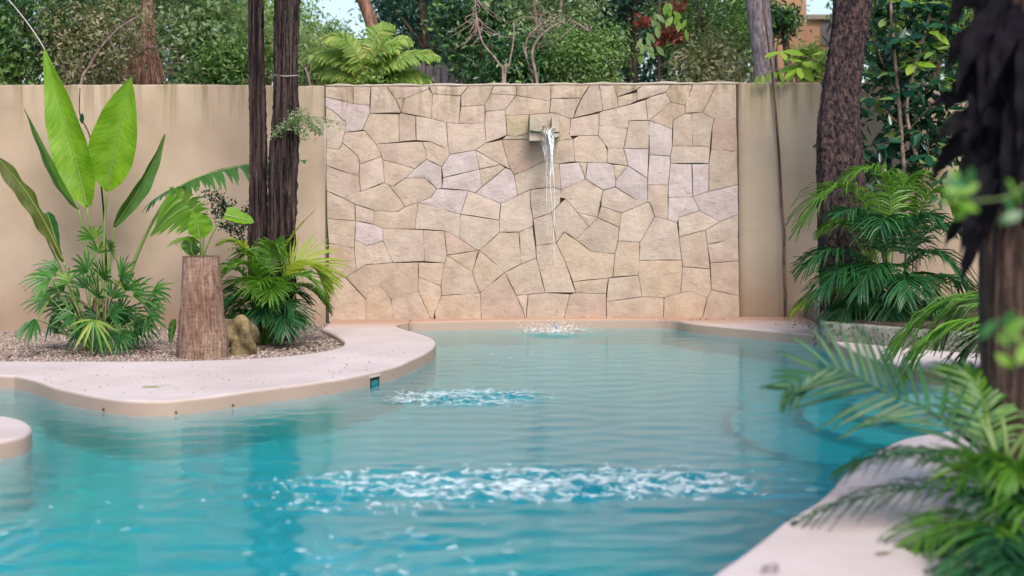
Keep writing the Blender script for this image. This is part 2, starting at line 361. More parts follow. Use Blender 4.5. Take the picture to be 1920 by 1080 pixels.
def slab(name, poly, top, mat, bottom=FLOOR - .05, rad=.022, kind='structure', wallmat=None):
    """solid with a rounded top edge from a 2-D outline"""
    P = np.asarray(poly, float); n = len(P); rings = [(P, bottom), (P, top - rad)]
    for a in (30, 60, 90):
        rings.append((inset2(P, rad * (1 - math.cos(R(a)))), top - rad + rad * math.sin(R(a))))
    V = np.concatenate([np.c_[q, np.full(n, z)] for q, z in rings]); Fc = []
    x, y = P[:, 0], P[:, 1]; ccw = np.sum(x * np.roll(y, -1) - np.roll(x, -1) * y) > 0
    for k in range(len(rings) - 1):
        for i in range(n):
            j = (i + 1) % n; f = (k * n + i, k * n + j, (k + 1) * n + j, (k + 1) * n + i)
            Fc.append(f if ccw else f[::-1])
    topf = tuple((len(rings) - 1) * n + i for i in range(n)); Fc.append(topf if ccw else topf[::-1])
    o = mk(name, V, Fc, mat); o.data.polygons[len(Fc) - 1].use_smooth = False
    if kind: o['kind'] = kind
    return o
def g2(pts, z=DZ): return [gnd(px, py, z)[:2] for px, py in pts]
WY = 14.0     # stone wall plane
# left deck: pool edge, then round the planting bed
edge_left = crom(g2([(-420, 690), (-200, 695), (0, 703), (33, 705), (67, 713), (100, 725), (133, 733), (183, 743), (233, 749.5), (300, 751.5), (350, 748), (417, 740), (500, 728), (567, 720), (600, 715.5), (653, 707), (696, 698), (742, 686), (777, 671.5), (802, 659), (816, 647), (816, 638), (805, 631), (784, 624), (759, 617), (744, 611), (748, 606.5), (766, 603.5)]), 150)
xback = edge_left[-1][0]
bed_edge = crom(g2([(600, 615.5), (623, 626), (640, 636), (645, 644), (632, 652), (600, 659.5), (533, 668), (433, 674), (330, 677), (150, 677.5), (0, 677), (-200, 677), (-420, 676)]), 70)
bed_edge[0] = (bed_edge[0][0], WY - .02)
deckL = np.concatenate([edge_left, [(xback, WY + .01), (bed_edge[0][0], WY + .01)], bed_edge[1:]])
slab('pool_deck', deckL, DZ, M['deck'])
bedP = np.concatenate([bed_edge + np.array([[.0, .004]]), [(HX0, bed_edge[-1][1]), (HX0, WY + .01)]])
bed = slab('planting_bed', bedP, DZ - .035, M['gravelbed'], rad=.004)
# right deck: thin coping along the wall, the far bank, the bay and the near bank
er = [(766, 603.5), (900, 600.5), (1060, 598.5), (1180, 598), (1256, 599.5), (1291, 605), (1337, 610), (1400, 615.5), (1435, 619), (1491, 624), (1528, 628), (1565, 641), (1595, 655), (1625, 668), (1665, 680), (1720, 692), (1780, 700), (1850, 710), (1930, 722), (1990, 738), (2010, 756), (1975, 775), (1900, 790), (1820, 800), (1748, 812), (1702, 820), (1667, 832), (1632, 851), (1597, 872), (1576, 892), (1558, 915), (1526, 943), (1498, 960), (1463, 981), (1428, 1010), (1386, 1041), (1333, 1078), (1240, 1150), (1120, 1290)]
edge_right = crom(g2(er), 190)
yn = edge_right[-1][1]
deckR = np.concatenate([edge_right, [(edge_right[-1][0], HY0), (HX1, HY0), (HX1, WY + .01), (xback + .004, WY + .01)]])
deckR[0] = (xback + .004, deckR[0][1])
slab('pool_deck', deckR, DZ, M['deck'])
# round end of the deck that reaches in at the left
isl = crom(g2([(-60, 780), (0, 779), (28, 783), (49, 790), (60, 800), (57, 809), (42, 818), (0, 827), (-60, 836)]), 50)
slab('pool_deck', np.concatenate([isl, [(-5.2, isl[-1][1] - .3), (-5.2, isl[0][1] + .2)]]), DZ, M['deck'])
# shallow steps that curl round the bay on the right, under water
bay = gnd(1865, 752, -.05)[:2]
for k, (rx, ry, z) in enumerate([(.70, .62, -.38), (1.0, .95, -.66), (1.32, 1.27, -.94), (1.80, 1.75, -1.2)]):
    a = np.linspace(0, 2 * math.pi, 90, endpoint=False)
    P = np.c_[bay[0] + .1 + rx * np.cos(a), bay[1] + ry * np.sin(a) * 1.05]
    slab('pool_step', P, z, M['basin'], rad=.03)
# water: a closed rippled body
def waves(X, Y, full=False):
    g = np.random.default_rng(5); Z = np.zeros_like(X); J = np.zeros_like(X); S = np.zeros_like(X)
    for i in range(26):
        lam = g.uniform(.06, .34); th = g.normal(math.pi / 2, .45); k = 2 * math.pi / lam; ph = g.uniform(0, 6.28)
        Z += lam * .0014 * np.sin(k * (X * math.cos(th) + Y * math.sin(th)) + ph + .6 * np.sin(1.7 * X + 1.1 * Y + ph))
    for i in range(34):
        lam = g.uniform(.06, .20); th = g.uniform(0, 6.28); k = 2 * math.pi / lam; ph = g.uniform(0, 6.28)
        S += lam * .030 * np.sin(k * (X * math.cos(th) + Y * math.sin(th)) + ph + 1.2 * np.sin(3 * X - 2.3 * Y + ph))
    env = np.zeros_like(X)
    for (px, py, rx, ry, am) in ((870, 746, .50, .40, 1.0), (1010, 908, .98, .42, 1.1), (640, 925, .35, .40, .6), (760, 1010, .22, .22, .55), (1052, 628, .40, .30, .9), (800, 1075, .2, .15, .6), (330, 950, .3, .5, .25), (30, 1010, .2, .3, .45)):
        c = gnd(px, py, 0); env += am * np.exp(-(((X - c[0]) / rx) ** 2 + ((Y - c[1]) / ry) ** 2) ** 1.5)
    patch = .55 + .45 * np.sin(6.1 * X + 2.2 * np.sin(4.3 * Y)) * np.sin(7.7 * Y + 1.4 * np.sin(5.1 * X))
    Z *= .55 + .45 * (14 - Y) / 10
    return (Z + S * env * patch * .55, env * np.clip(patch * 1.5, 0, 1.4)) if full else Z + S * env * patch * .55
xs = np.arange(-4.9, 5.3, .022); ys = np.arange(HY0 + .02, WY - .005, .024)
X, Y = np.meshgrid(xs, ys); Z, JET = waves(X, Y, True); ny, nx = X.shape
V = np.stack([X, Y, Z], -1).reshape(-1, 3)
I = np.arange(nx * ny).reshape(ny, nx)
Q = np.stack([I[:-1, :-1], I[:-1, 1:], I[1:, 1:], I[1:, :-1]], -1).reshape(-1, 4)
bord = np.concatenate([I[0, :-1], I[:-1, -1], I[-1, :0:-1], I[:0:-1, 0]])
base = len(V); V = np.concatenate([V, np.c_[V[bord][:, :2], np.full(len(bord), FLOOR - .1)]])
nb = np.arange(len(bord)); nb2 = np.roll(nb, -1)
Q2 = np.stack([bord[nb], base + nb, base + nb2, bord[nb2]], -1)
cidx = [base + int(np.where(bord == v)[0][0]) for v in (I[0, 0], I[0, -1], I[-1, -1], I[-1, 0])]
# close the bottom with a fan strip
cen = len(V); V = np.concatenate([V, [[0, 8, FLOOR - .1]]])
Q3 = np.stack([base + nb2, base + nb, np.full(len(nb), cen), np.full(len(nb), cen)], -1)
fl = [tuple(q) for q in np.concatenate([Q, Q2]).tolist()] + [(int(a), int(b), cen) for a, b, _, _ in Q3]
tag(mk('pool_water', V, fl, M['water'], tint=np.r_[JET.ravel(), np.zeros(len(V) - JET.size)]), kind='structure')

# ------------------------------------------------------------------ walls
ZTOP = at(1000, 155.5, WY)[2]
def wall_strip(name, P0, P1, zt0, zt1, th, mat, rad=.02, n=60):
    """a plastered wall between two plan points with a slightly wavy, rounded top"""
    P0 = np.array(P0, float); P1 = np.array(P1, float); d = unit2(P1 - P0); nrm = np.array([d[1], -d[0]])
    prof = [(0, -1), (0, -rad), (rad * .3, -rad * .3), (rad, 0), (th - rad, 0), (th - rad * .3, -rad * .3), (th, -rad), (th, -1)]
    V = []; g = np.random.default_rng(3)
    for i in range(n):
        t = i / (n - 1); p = P0 + (P1 - P0) * t; zt = zt0 + (zt1 - zt0) * t + .006 * math.sin(9 * t + 1) + g.normal(0, .0022)
        for (o, dz) in prof:
            q = p - nrm * o; V.append((q[0], q[1], FLOOR if dz == -1 else zt + dz))
    m = len(prof); Fc = [(i * m + j, (i + 1) * m + j, (i + 1) * m + j + 1, i * m + j + 1) for i in range(n - 1) for j in range(m - 1)]
    Fc += [tuple(range(m)), tuple((n - 1) * m + j for j in range(m))[::-1]]
    return mk(name, V, Fc, mat)
xl = at(611, 400, WY)[0]; xr = at(1386, 400, WY)[0]
pL = at(0, 300, 13.35)
slope = (WY - .05 - 13.35) / (xl - pL[0])
wl = wall_strip('plaster_wall', (pL[0] - 3.2, 13.35 - slope * 3.2), (xl, WY - .05), at(0, 163, 13.35)[2] - .0, at(605, 160, WY - .05)[2], .24, M['plaster'])
tag(wl, 'plain tan plastered garden wall to the left of the stone panel', 'wall', 'plastered garden walls')
wr = wall_strip('plaster_wall', (xr, WY + .015), (HX1 + 1.5, WY + .015), at(1390, 155, WY)[2], at(1900, 157, WY)[2] - .0, .24, M['plaster'])
tag(wr, 'plain tan plastered garden wall behind the tall trunk on the right', 'wall', 'plastered garden walls')

sw = thing('stone_wall', 'crazy paved cream limestone wall panel with a water spout', 'wall', ((xl + xr) / 2, WY, 0))
V, Fc = box(xl + .003, xr - .003, WY, WY + .22, FLOOR, ZTOP - .012); mk('mortar_core', V, Fc, M['mortar'], sw, smooth=False)
# rough mortar cap, slightly uneven
n = 70; V = []; g = np.random.default_rng(9)
for i in range(n):
    x = xl + .004 + (xr - xl - .008) * i / (n - 1); h = ZTOP + .004 * math.sin(i * .7) + g.normal(0, .0035); y0 = WY - .026 + g.normal(0, .004)
    V += [(x, y0, ZTOP - .026), (x, y0 + .004, h - .003), (x, WY + .10, h + .004), (x, WY + .225, h - .004), (x, WY + .225, ZTOP - .026)]
Fc = [(i * 5 + j, (i + 1) * 5 + j, (i + 1) * 5 + (j + 1) % 5, i * 5 + (j + 1) % 5) for i in range(n - 1) for j in range(5)] + [(0, 1, 2, 3, 4), tuple(5 * (n - 1) + j for j in (4, 3, 2, 1, 0))]
mk('mortar_cap', V, Fc, M['coping'], sw)

S45 = 4.5; S43 = 4.3195
RG = {3: (600, 140, S45), 4: (600, 370, S43), 5: (990, 140, S45), 6: (990, 370, S43)}
ST = """
3|40,90 280,95 278,245 50,190
3|285,95 430,95 424,260 290,250 280,245
3|50,190 278,245 420,262 418,325 360,470 212,488 222,405 130,320 50,270
3|435,95 560,97 640,205 685,322 425,328
3|565,95 915,90 920,122 712,205 640,205
3|640,205 712,205 685,322
3|712,205 920,122 950,165 942,370 690,325
3|925,90 1250,95 1190,178 950,165
3|950,165 1185,180 1175,412 1065,405 942,370
3|1255,95 1465,92 1440,165 1390,258 1190,268 1190,180
3|1190,272 1390,258 1390,412 1170,412
3|1465,92 1650,90 1655,175 1440,165
3|1440,165 1655,175 1562,298 1395,312 1390,258
3|1655,90 1945,88 1945,225 1660,178
3|1660,178 1945,225 1935,325 1765,338 1565,345 1562,298
3|1395,312 1562,300 1575,510 1500,545 1405,578 1390,412
3|1565,345 1765,338 1760,495 1640,528 1580,510
3|1580,512 1640,528 1760,497 1758,548 1535,550
3|425,330 665,335 668,568 470,587 385,475 360,470
3|670,335 690,327 808,350 812,555 672,568
3|812,350 942,372 1065,405 1080,590 1060,620 930,565 815,553
3|1068,408 1170,413 1390,413 1400,578 1310,635 1098,673 1080,590
3|50,270 130,320 222,405 212,488 190,575 165,632 55,613
3|215,490 380,475 470,587 505,640 520,690 338,755 325,690 190,575
3|55,615 165,632 190,575 325,690 336,755 332,858 55,767
3|475,587 860,566 895,640 897,714 800,796 655,750 530,718 510,650
3|860,566 930,565 1060,622 1083,595 1097,673 1027,778 897,714 895,640
3|338,755 520,692 535,720 545,912 410,965 343,987 334,858
3|55,768 332,858 343,987 205,1045 55,980
3|535,720 655,750 800,796 720,875 620,945 580,930 545,912
3|897,716 1027,778 1030,960 985,965 890,875 720,875 800,796
3|1097,673 1310,635 1347,797 1040,870 1029,778
3|1312,638 1522,757 1470,775 1347,797
3|1400,578 1535,550 1560,650 1608,800 1522,757 1312,637
3|1535,550 1760,550 1845,562 1885,640 1908,725 1755,800 1635,845 1608,800 1560,650
3|1040,870 1347,797 1368,947 1310,1000 1250,980 1030,960
3|1347,797 1470,775 1522,757 1562,787 1368,947
3|1562,787 1608,800 1635,848 1669,1018 1526,1087 1310,1000 1368,947
3|1637,846 1755,800 1908,725 2017,754 2033,970 1942,950 1780,965 1669,1017
4|60,-50 197,8 285,55 290,190 60,172
4|197,8 330,-48 523,-118 555,-102 640,0 687,78 635,115 443,108 285,55
4|592,-88 690,-155 855,-155 946,-70 900,0 795,42 687,78 640,0 557,-102
4|946,-70 1200,-54 1185,0 1138,135 880,60 795,42 900,0
4|1200,-54 1257,-34 1465,50 1452,185 1138,136 1185,0
4|1465,50 1601,-15 1707,-66 1695,0 1725,172 1722,236 1610,281 1457,280 1452,185
4|288,58 443,108 435,218 290,192
4|443,108 635,115 687,79 797,44 768,256 510,249 435,218
4|797,44 880,60 1135,138 1132,331 1005,270 768,256
4|1137,138 1452,186 1455,281 1320,405 1293,427 1250,415 1132,331
4|62,174 288,192 282,411 75,373
4|290,194 435,218 508,248 512,352 380,390 285,342
4|285,343 380,390 512,353 592,527 490,537 375,545 298,593 280,412
4|75,374 278,412 300,590 210,647 70,647
4|512,250 837,262 847,516 594,528 514,352
4|838,263 1005,270 1025,466 1008,531 850,517
4|1008,273 1132,332 1250,415 1293,427 1025,466
4|1320,405 1456,281 1610,281 1628,540 1497,606 1400,520 1295,428
4|1613,281 1722,237 1750,490 1630,540
4|210,647 300,591 375,546 592,528 796,525 797,757 720,785 580,826 458,685 371,823
4|797,527 1008,531 980,713 800,641
4|1027,467 1290,429 1270,470 1236,602 1060,490
4|1008,532 1040,475 1236,603 1245,650 1299,770 985,796 981,714
4|1292,429 1400,520 1496,606 1299,769 1245,640 1236,600
4|800,642 980,714 985,796 930,937 913,945 797,758
4|70,650 209,648 371,824 376,1000 75,1003
4|374,824 458,686 580,826 597,995 378,998
4|580,827 797,759 913,945 937,966 660,985 598,995
4|985,797 1299,771 1309,972 938,967 930,937
4|1300,770 1495,608 1591,792 1642,912 1670,985 1309,973
4|1497,606 1630,540 1750,490 1825,772 1687,786 1591,792
4|1591,793 1686,787 1668,980 1642,912
6|2,788 140,772 338,785 284,963 -20,975
5|195,88 520,82 452,197 198,203 190,225
5|190,225 198,203 452,199 400,305 383,366 357,375 300,350 218,322 180,325
5|520,83 597,85 612,170 630,306 383,366 410,290 454,198
5|600,85 722,85 746,187 760,278 632,305
5|725,85 965,76 920,127 748,190
5|754,194 915,150 917,222 850,256 763,276
5|967,77 1215,70 1156,151 1030,190 918,223 917,150 920,128
5|632,307 763,277 850,257 992,213 1002,385 848,390 838,455 598,431 598,325
5|992,212 1030,190 1156,152 1206,233 1100,325 1020,387 1002,385
5|1216,70 1387,76 1370,140 1324,261 1206,233 1157,151
5|1206,234 1323,261 1322,330 1221,386 1216,461 1022,390 1100,325
5|1388,78 1592,80 1467,317 1323,327 1324,262 1370,140
5|1595,80 1752,80 1752,372 1566,376 1500,342 1468,318
5|222,324 300,350 357,376 346,521 375,543 263,557 255,430
5|5,338 180,326 220,324 253,430 262,557 130,640 90,590 3,552
5|358,376 597,326 598,431 592,515 430,515 346,521
5|599,432 838,456 826,520 803,628 668,620 650,590 593,515
5|848,391 1018,388 1016,626 806,616 826,520 838,456
5|1022,391 1216,462 1214,603 1196,687 1021,677
5|1222,386 1322,331 1377,329 1383,602 1216,603
5|1378,329 1467,318 1500,343 1566,377 1550,450 1532,604 1384,603
5|1567,377 1754,374 1760,635 1720,648 1543,628 1550,450
5|1215,605 1533,606 1523,751 1200,746 1196,688
5|130,642 263,557 382,545 396,735 262,754 153,728
5|383,545 430,516 592,516 650,590 666,640 662,742 500,740 396,735
5|670,622 803,630 832,715 845,770 668,745 664,680
5|806,618 1016,628 1008,882 845,770 832,715
5|1021,679 1196,688 1200,747 1180,932 1009,930 1008,880
5|1200,748 1377,753 1381,1024 1183,1036 1181,932
5|1378,755 1523,752 1521,985 1391,1029
5|1541,631 1720,650 1763,640 1766,926 1521,985 1524,751
5|263,755 427,738 482,882 278,970
5|428,738 500,741 482,880
5|500,742 662,743 712,758 737,882 732,946 635,974 484,882
5|712,759 845,770 740,895
5|845,772 1008,883 1003,1076 950,1067 900,1050 734,948 740,895
6|968,-100 1133,-98 1128,178 1024,156 985,45 963,38
6|20,-56 178,-80 264,-62 258,50 190,126 40,176 20,0
6|266,-62 470,-145 610,-58 592,8 560,162 400,122 305,12 258,0
6|612,-58 705,-86 865,15 963,40 755,126 590,71 592,8
6|1133,2 1325,-10 1337,2 1387,108 1208,166 1205,208 1126,178
6|1337,0 1460,-46 1698,-103 1702,136 1640,160 1555,196 1388,108
6|258,50 305,13 400,122 491,238 388,342 290,278 230,369 192,126
6|40,177 191,127 229,369 65,389
6|400,122 561,163 491,238
6|563,165 738,245 726,352 703,453 506,434 389,343 492,239
6|592,72 755,127 738,245 562,164
6|756,127 960,42 986,48 1023,156 905,364 727,353 739,245
6|1024,157 1126,179 1206,209 1220,320 1243,507 901,510 905,365
6|1209,167 1388,110 1554,196 1432,266 1221,319
6|1434,266 1556,197 1700,138 1698,321 1449,381
6|1221,321 1431,267 1449,382 1471,577 1248,561 1242,505
6|1450,382 1698,323 1703,513 1471,530
6|230,371 290,279 389,344 506,435 702,455 686,643 650,652 362,684 300,520
6|65,390 229,371 300,520 387,771 140,772 68,490
6|704,455 727,354 903,365 901,510 892,629 684,644
6|902,511 1243,508 1247,561 1230,773 1100,811 924,801 892,630
6|1249,562 1471,578 1480,747 1448,811 1310,758 1231,773
6|1472,531 1703,515 1706,796 1481,748
6|362,685 651,653 632,779 388,772
6|653,651 891,630 923,802 632,843
6|340,785 388,773 632,780 631,952 286,962
6|633,845 923,803 1098,811 1092,942 636,965
6|1099,811 1230,774 1310,759 1449,812 1403,962 1093,945
6|1482,749 1706,798 1709,970 1405,965 1449,818
"""
polys = []
for ln in ST.strip().splitlines():
    k, pts = ln.split('|'); ox, oy, s = RG[int(k)]
    polys.append([[ox + float(p.split(',')[0]) / s, oy + float(p.split(',')[1]) / s] for p in pts.split()])
# weld nearby corners of neighbouring stones
cl = []
for P in polys:
    for p in P:
        for c in cl:
            if (c[0] / c[2] - p[0]) ** 2 + (c[1] / c[2] - p[1]) ** 2 < 4.0 ** 2:
                c[0] += p[0]; c[1] += p[1]; c[2] += 1; break
        else: cl.append([p[0], p[1], 1])
def weld(p):
    b = min(cl, key=lambda c: (c[0] / c[2] - p[0]) ** 2 + (c[1] / c[2] - p[1]) ** 2); return (b[0] / b[2], b[1] / b[2])
STONE_AT = {'orange': [(862, 451), (940, 560), (1085, 575), (895, 322), (1365, 245), (1000, 300)], 'lav': [(690, 437), (850, 310), (800, 320), (950, 345), (850, 370), (1075, 325), (1190, 300), (1205, 325), (1245, 260), (1290, 385), (1345, 385), (1180, 345), (1275, 320), (640, 215), (1240, 300), (1310, 330), (880, 345), (1130, 310)], 'yel': [(968, 235)]}
def near(cx, cy, key): return any((cx - a) ** 2 + (cy - b) ** 2 < 22 ** 2 for a, b in STONE_AT[key])
for P in polys:
    q = []
    for p in P:
        w_ = weld(p)
        if not q or (abs(q[-1][0] - w_[0]) + abs(q[-1][1] - w_[1]) > 1.0): q.append(w_)
    if len(q) > 1 and abs(q[0][0] - q[-1][0]) + abs(q[0][1] - q[-1][1]) < 1.0: q.pop()
    if len(q) < 3: continue
    cx = sum(p[0] for p in q) / len(q); cyy = sum(p[1] for p in q) / len(q)
    W = np.array([at(p[0], p[1], WY) for p in q])[:, [0, 2]]
    W[:, 0] = np.clip(W[:, 0], xl + .006, xr - .006); W[:, 1] = np.minimum(W[:, 1], ZTOP - .028)
    W[:, 1] = np.where(W[:, 1] < DZ + .05, DZ - .03, W[:, 1])
    x, y = W[:, 0], W[:, 1]
    if np.sum(x * np.roll(y, -1) - np.roll(x, -1) * y) < 0: W = W[::-1]
    # subdivide long edges so that the outline is hand-cut rather than ruled
    out = []
    for i in range(len(W)):
        a, b = W[i], W[(i + 1) % len(W)]; L = np.linalg.norm(b - a); out.append(a)
        if L > .14:
            for t in ((.5,) if L < .3 else (.33, .67)):
                nn = np.array([-(b - a)[1], (b - a)[0]]) / L; out.append(a + (b - a) * (t + rnd.uniform(-.06, .06)) + nn * rnd.gauss(0, .0022))
    W = np.array(out); n = len(W)
    gap = np.array([min(.0042, max(.0011, rnd.gauss(.0021, .0008))) for _ in range(n)])
    A0 = inset2(W, gap); A1 = inset2(W, gap + .0018)
    yf = WY - .030 - rnd.uniform(0, .005); tx, tz = rnd.gauss(0, .004), rnd.gauss(0, .004); c0 = W.mean(0)
    def fy(p, d): return yf + d + tx * (p[0] - c0[0]) + tz * (p[1] - c0[1])
    V = [(p[0], WY + .004, p[1]) for p in A0] + [(p[0], fy(p, .0025), p[1]) for p in A0] + [(p[0], fy(p, .0006), p[1]) for p in A1] + [(c0[0], fy(c0, -.006), c0[1])]
    Fc = []
    for k in range(2):
        for i in range(n):
            j = (i + 1) % n; Fc.append((k * n + i, k * n + j, (k + 1) * n + j, (k + 1) * n + i))
    Fc += [(2 * n + i, 2 * n + (i + 1) % n, 3 * n) for i in range(n)]
    if near(cx, cyy, 'lav'): col = np.array([.50, .425, .395])
    elif near(cx, cyy, 'orange'): col = np.array([.46, .345, .265])
    elif near(cx, cyy, 'yel'): col = np.array([.45, .38, .25])
    else:
        t = rnd.random(); col = np.array([.475, .382, .285]) * (1 - t) + np.array([.50, .412, .335]) * t
        if cyy > 480: col = col * np.array([.99, .95, .90])
    col = col * rnd.uniform(.93, 1.07) * np.array([.90, .893, .925])
    mk('stone', V, Fc, M['stone'], sw, smooth=False, color=col)

# ------------------------------------------------------------------ plant builders
UP = np.array([0, 0, 1.0])
def strip(mb, P, W, wv, tint, fold=None):
    """tapering leaf blade: points P, half widths W, width vectors wv; a raised or sunk midrib gives it a keel"""
    n = len(P); V = []
    for i in range(n):
        f = 0 if fold is None else fold[i]
        V += [P[i] - wv[i] * W[i], P[i] + f, P[i] + wv[i] * W[i]]
    Fc = []
    for i in range(n - 1):
        a = i * 3; Fc += [(a, a + 1, a + 4, a + 3), (a + 1, a + 2, a + 5, a + 4)]
    mb.add(V, Fc, tint)
def frond(parent, pts, mat, pairs=32, L=.32, wd=.011, droop=.55, ang=58, lift=.25, start=.2, r=.006, seed=0, name='frond', face=None, tintb=.5, one=None):
    g = np.random.default_rng(seed); S = bez(pts, 48); T = np.gradient(S, axis=0); T /= np.linalg.norm(T, axis=1)[:, None]
    mb = MB(); V, Fc = tube(S, np.linspace(r, r * .3, 48), 5); mb.add(V, Fc, .95)
    view = unit(S.mean(0) - CAM)
    for i in range(pairs):
        t = start + (1 - start) * (i + .5) / pairs; k = t * 47; a = int(k); p = S[a] + (S[min(a + 1, 47)] - S[a]) * (k - a); tg = T[a]
        sd = np.cross(tg, UP) if face is None else np.cross(tg, face); sd = unit(sd) if np.linalg.norm(sd) > .15 else unit(np.cross(tg, view)); nm = np.cross(sd, tg)
        u = (t - start) / (1 - start); l0 = L * (.62 + .5 * math.sin(math.pi * min(1, u * 1.05 + .08))) * (1 - .45 * max(0, u - .75) / .25)
        an = R(ang - 26 * u)
        for s in (-1, 1):
            l = l0 * g.uniform(.82, 1.1); d = unit(math.cos(an) * tg + math.sin(an) * sd * s + lift * nm + g.normal(0, .07, 3))
            P = np.array([p + d * l * q - UP * droop * l * q * q * g.uniform(.8, 1.2) for q in (0, .25, .55, .82, 1)])
            wv = unit(np.cross(d, nm + g.normal(0, .15, 3))); w_ = wd * g.uniform(.85, 1.15)
            strip(mb, P, w_ * np.array([.45, 1, .9, .5, .03]), [wv] * 5, np.clip(tintb + g.normal(0, .22), 0, 1), [-nm * w_ * .5] * 5)
    return mb.build(name, mat, parent)
def fan_leaf(parent, base, c, axis, nrm, L, mat, n=11, spread=190, wd=.016, droop=.35, seed=0, tintb=.5):
    g = np.random.default_rng(seed); c = np.asarray(c, float); axis = unit(axis); nrm = unit(np.asarray(nrm) - axis * np.dot(axis, nrm)); sd = np.cross(axis, nrm)
    mb = MB()
    for i in range(n):
        a = R(spread) * ((i + .5) / n - .5) + g.normal(0, .03); d = math.cos(a) * axis + math.sin(a) * sd + nrm * .12
        l = L * (1 - .25 * abs(a) / R(spread / 2)) * g.uniform(.72, 1.12); d = unit(d)
        P = np.array([c + d * l * q - UP * droop * l * q ** 2.4 for q in (0, .2, .5, .8, 1)])
        wv = unit(np.cross(d, nrm)); w_ = wd * g.uniform(.8, 1.15)
        strip(mb, P, w_ * np.array([.25, .8, 1, .7, .08]), [wv] * 5, np.clip(tintb + g.normal(0, .18), 0, 1), [-nrm * w_ * .45] * 5)
    o = mb.build('leaf', mat, parent)
    mid = (np.asarray(base) + c) / 2 + UP * .06; V, Fc = tube(bez([base, mid, c], 12), np.linspace(.006, .004, 12), 6); mk('leaf_stem', V, Fc, M['stalk'], parent, tint=np.full(len(V), .4))
    return o
def paddle(parent, pts, wl, wr, mat, face=(0, -1, .15), fold=.25, curl=0, ruff=.006, seed=0, tintb=.5, rib=True, name='leaf', n=34):
    """banana-like blade; wl / wr are half widths (m) sampled along the spine on either side"""
    g = np.random.default_rng(seed); S = bez(pts, n); T = np.gradient(S, axis=0); T /= np.linalg.norm(T, axis=1)[:, None]; face = unit(face)
    t = np.linspace(0, 1, n); WLf = np.interp(t, np.linspace(0, 1, len(wl)), wl); WRf = np.interp(t, np.linspace(0, 1, len(wr)), wr)
    for _ in range(2): WLf[1:-1] = (WLf[:-2] + WLf[1:-1] * 2 + WLf[2:]) / 4; WRf[1:-1] = (WRf[:-2] + WRf[1:-1] * 2 + WRf[2:]) / 4
    m = 7; V = []; UV = []; ph = g.uniform(0, 6)
    for i in range(n):
        sd = unit(np.cross(T[i], face)); nm = np.cross(sd, T[i]); nm = nm if nm.dot(face) > 0 else -nm
        # sd points to the viewer's right for an upright leaf facing -Y
        for j in range(-m, m + 1):
            u = j / m; w_ = (WLf[i] if u < 0 else WRf[i]) * abs(u); sg = -1 if u < 0 else 1
            V.append(S[i] + sd * sg * w_ + nm * (fold * w_ + curl * w_ * abs(u) + ruff * abs(u) * math.sin(t[i] * 26 + ph + sg)))
            UV.append((u * .5 + .5, t[i] + .12 * abs(u)))
    k = 2 * m + 1; Fc = [(i * k + j, i * k + j + 1, (i + 1) * k + j + 1, (i + 1) * k + j) for i in range(n - 1) for j in range(k - 1)]
    o = mk(name, V, Fc, mat, parent, tint=np.clip(tintb + g.normal(0, .08, len(V)), 0, 1), uv=UV)
    if rib:
        V, Fc = tube(S + np.array(face) * .003, np.linspace(.010, .002, n), 6); mk('midrib', V, Fc, M['stalk'], o, tint=np.full(len(V), .9))
    return o
def stem(parent, pts, r0, r1, mat, name='stem', sides=8, n=16, **k):
    V, Fc = tube(bez(pts, n), np.linspace(r0, r1, n), sides, **k); return mk(name, V, Fc, mat, parent, tint=np.full(len(V), .5))
def leaf_cloud(Cn, size, seed, asp=.42, up=.5, jit=.35, out=None, droop=.2, tclump=None):
    """many small folded leaves at centres Cn -> verts, faces, tint"""
    g = np.random.default_rng(seed); n = len(Cn); l = size * g.uniform(1 - jit, 1 + jit, n)
    nm = g.normal(0, 1, (n, 3)) * .8 + UP * up
    if out is not None: nm += out * .7
    nm /= np.linalg.norm(nm, axis=1)[:, None]
    a = g.normal(0, 1, (n, 3)) - UP * droop; a -= nm * np.sum(a * nm, 1)[:, None]; a /= np.linalg.norm(a, axis=1)[:, None] + 1e-9
    b = np.cross(nm, a); h = l[:, None]
    base = Cn - a * h * .5; tip = Cn + a * h * .5 - nm * h * .12; le = Cn + b * h * asp * .5 + nm * h * .07 - a * h * .04; ri = Cn - b * h * asp * .5 + nm * h * .07 - a * h * .04
    V = np.stack([base, ri, tip, le], 1).reshape(-1, 3); i = np.arange(n) * 4
    Fc = np.concatenate([np.stack([i, i + 1, i + 2], 1), np.stack([i, i + 2, i + 3], 1)])
    t = g.uniform(0, 1, n) if tclump is None else np.clip(tclump + g.normal(0, .2, n), 0, 1)
    return V, Fc, np.repeat(t, 4)
def crown(name, parent, lobes, mat, clumps, per, cr, size, seed, asp=.42, up=.5, flat=1.0):
    """lobes: (centre, radii). Leaves gather in clumps near the lobes' skins so that gaps and shade stay between them"""
    g = np.random.default_rng(seed); vol = np.array([r[0] * r[1] * r[2] for _, r in lobes]) ** .67; pr = vol / vol.sum()
    which = g.choice(len(lobes), clumps, p=pr); c = np.array([l[0] for l in lobes])[which]; r = np.array([l[1] for l in lobes])[which]
    d = g.normal(0, 1, (clumps, 3)); d /= np.linalg.norm(d, axis=1)[:, None]; rad = g.uniform(.25, 1, clumps) ** .45
    cc = c + d * r * rad[:, None]; keep = cc[:, 2] > .15; cc = cc[keep]; d = d[keep]; k = len(cc)
    crr = cr * g.uniform(.6, 1.3, k)
    pts = np.repeat(cc, per, 0) + g.normal(0, .55, (k * per, 3)) * np.repeat(crr, per)[:, None] * np.array([1, 1, flat])
    tcl = np.repeat(np.clip(g.normal(.46, .32, k), 0, 1), per)
    V, Fc, t = leaf_cloud(pts, size, seed + 1, asp, up, out=np.repeat(d, per, 0), tclump=tcl)
    return mk(name, V, Fc, mat, parent, tint=t)
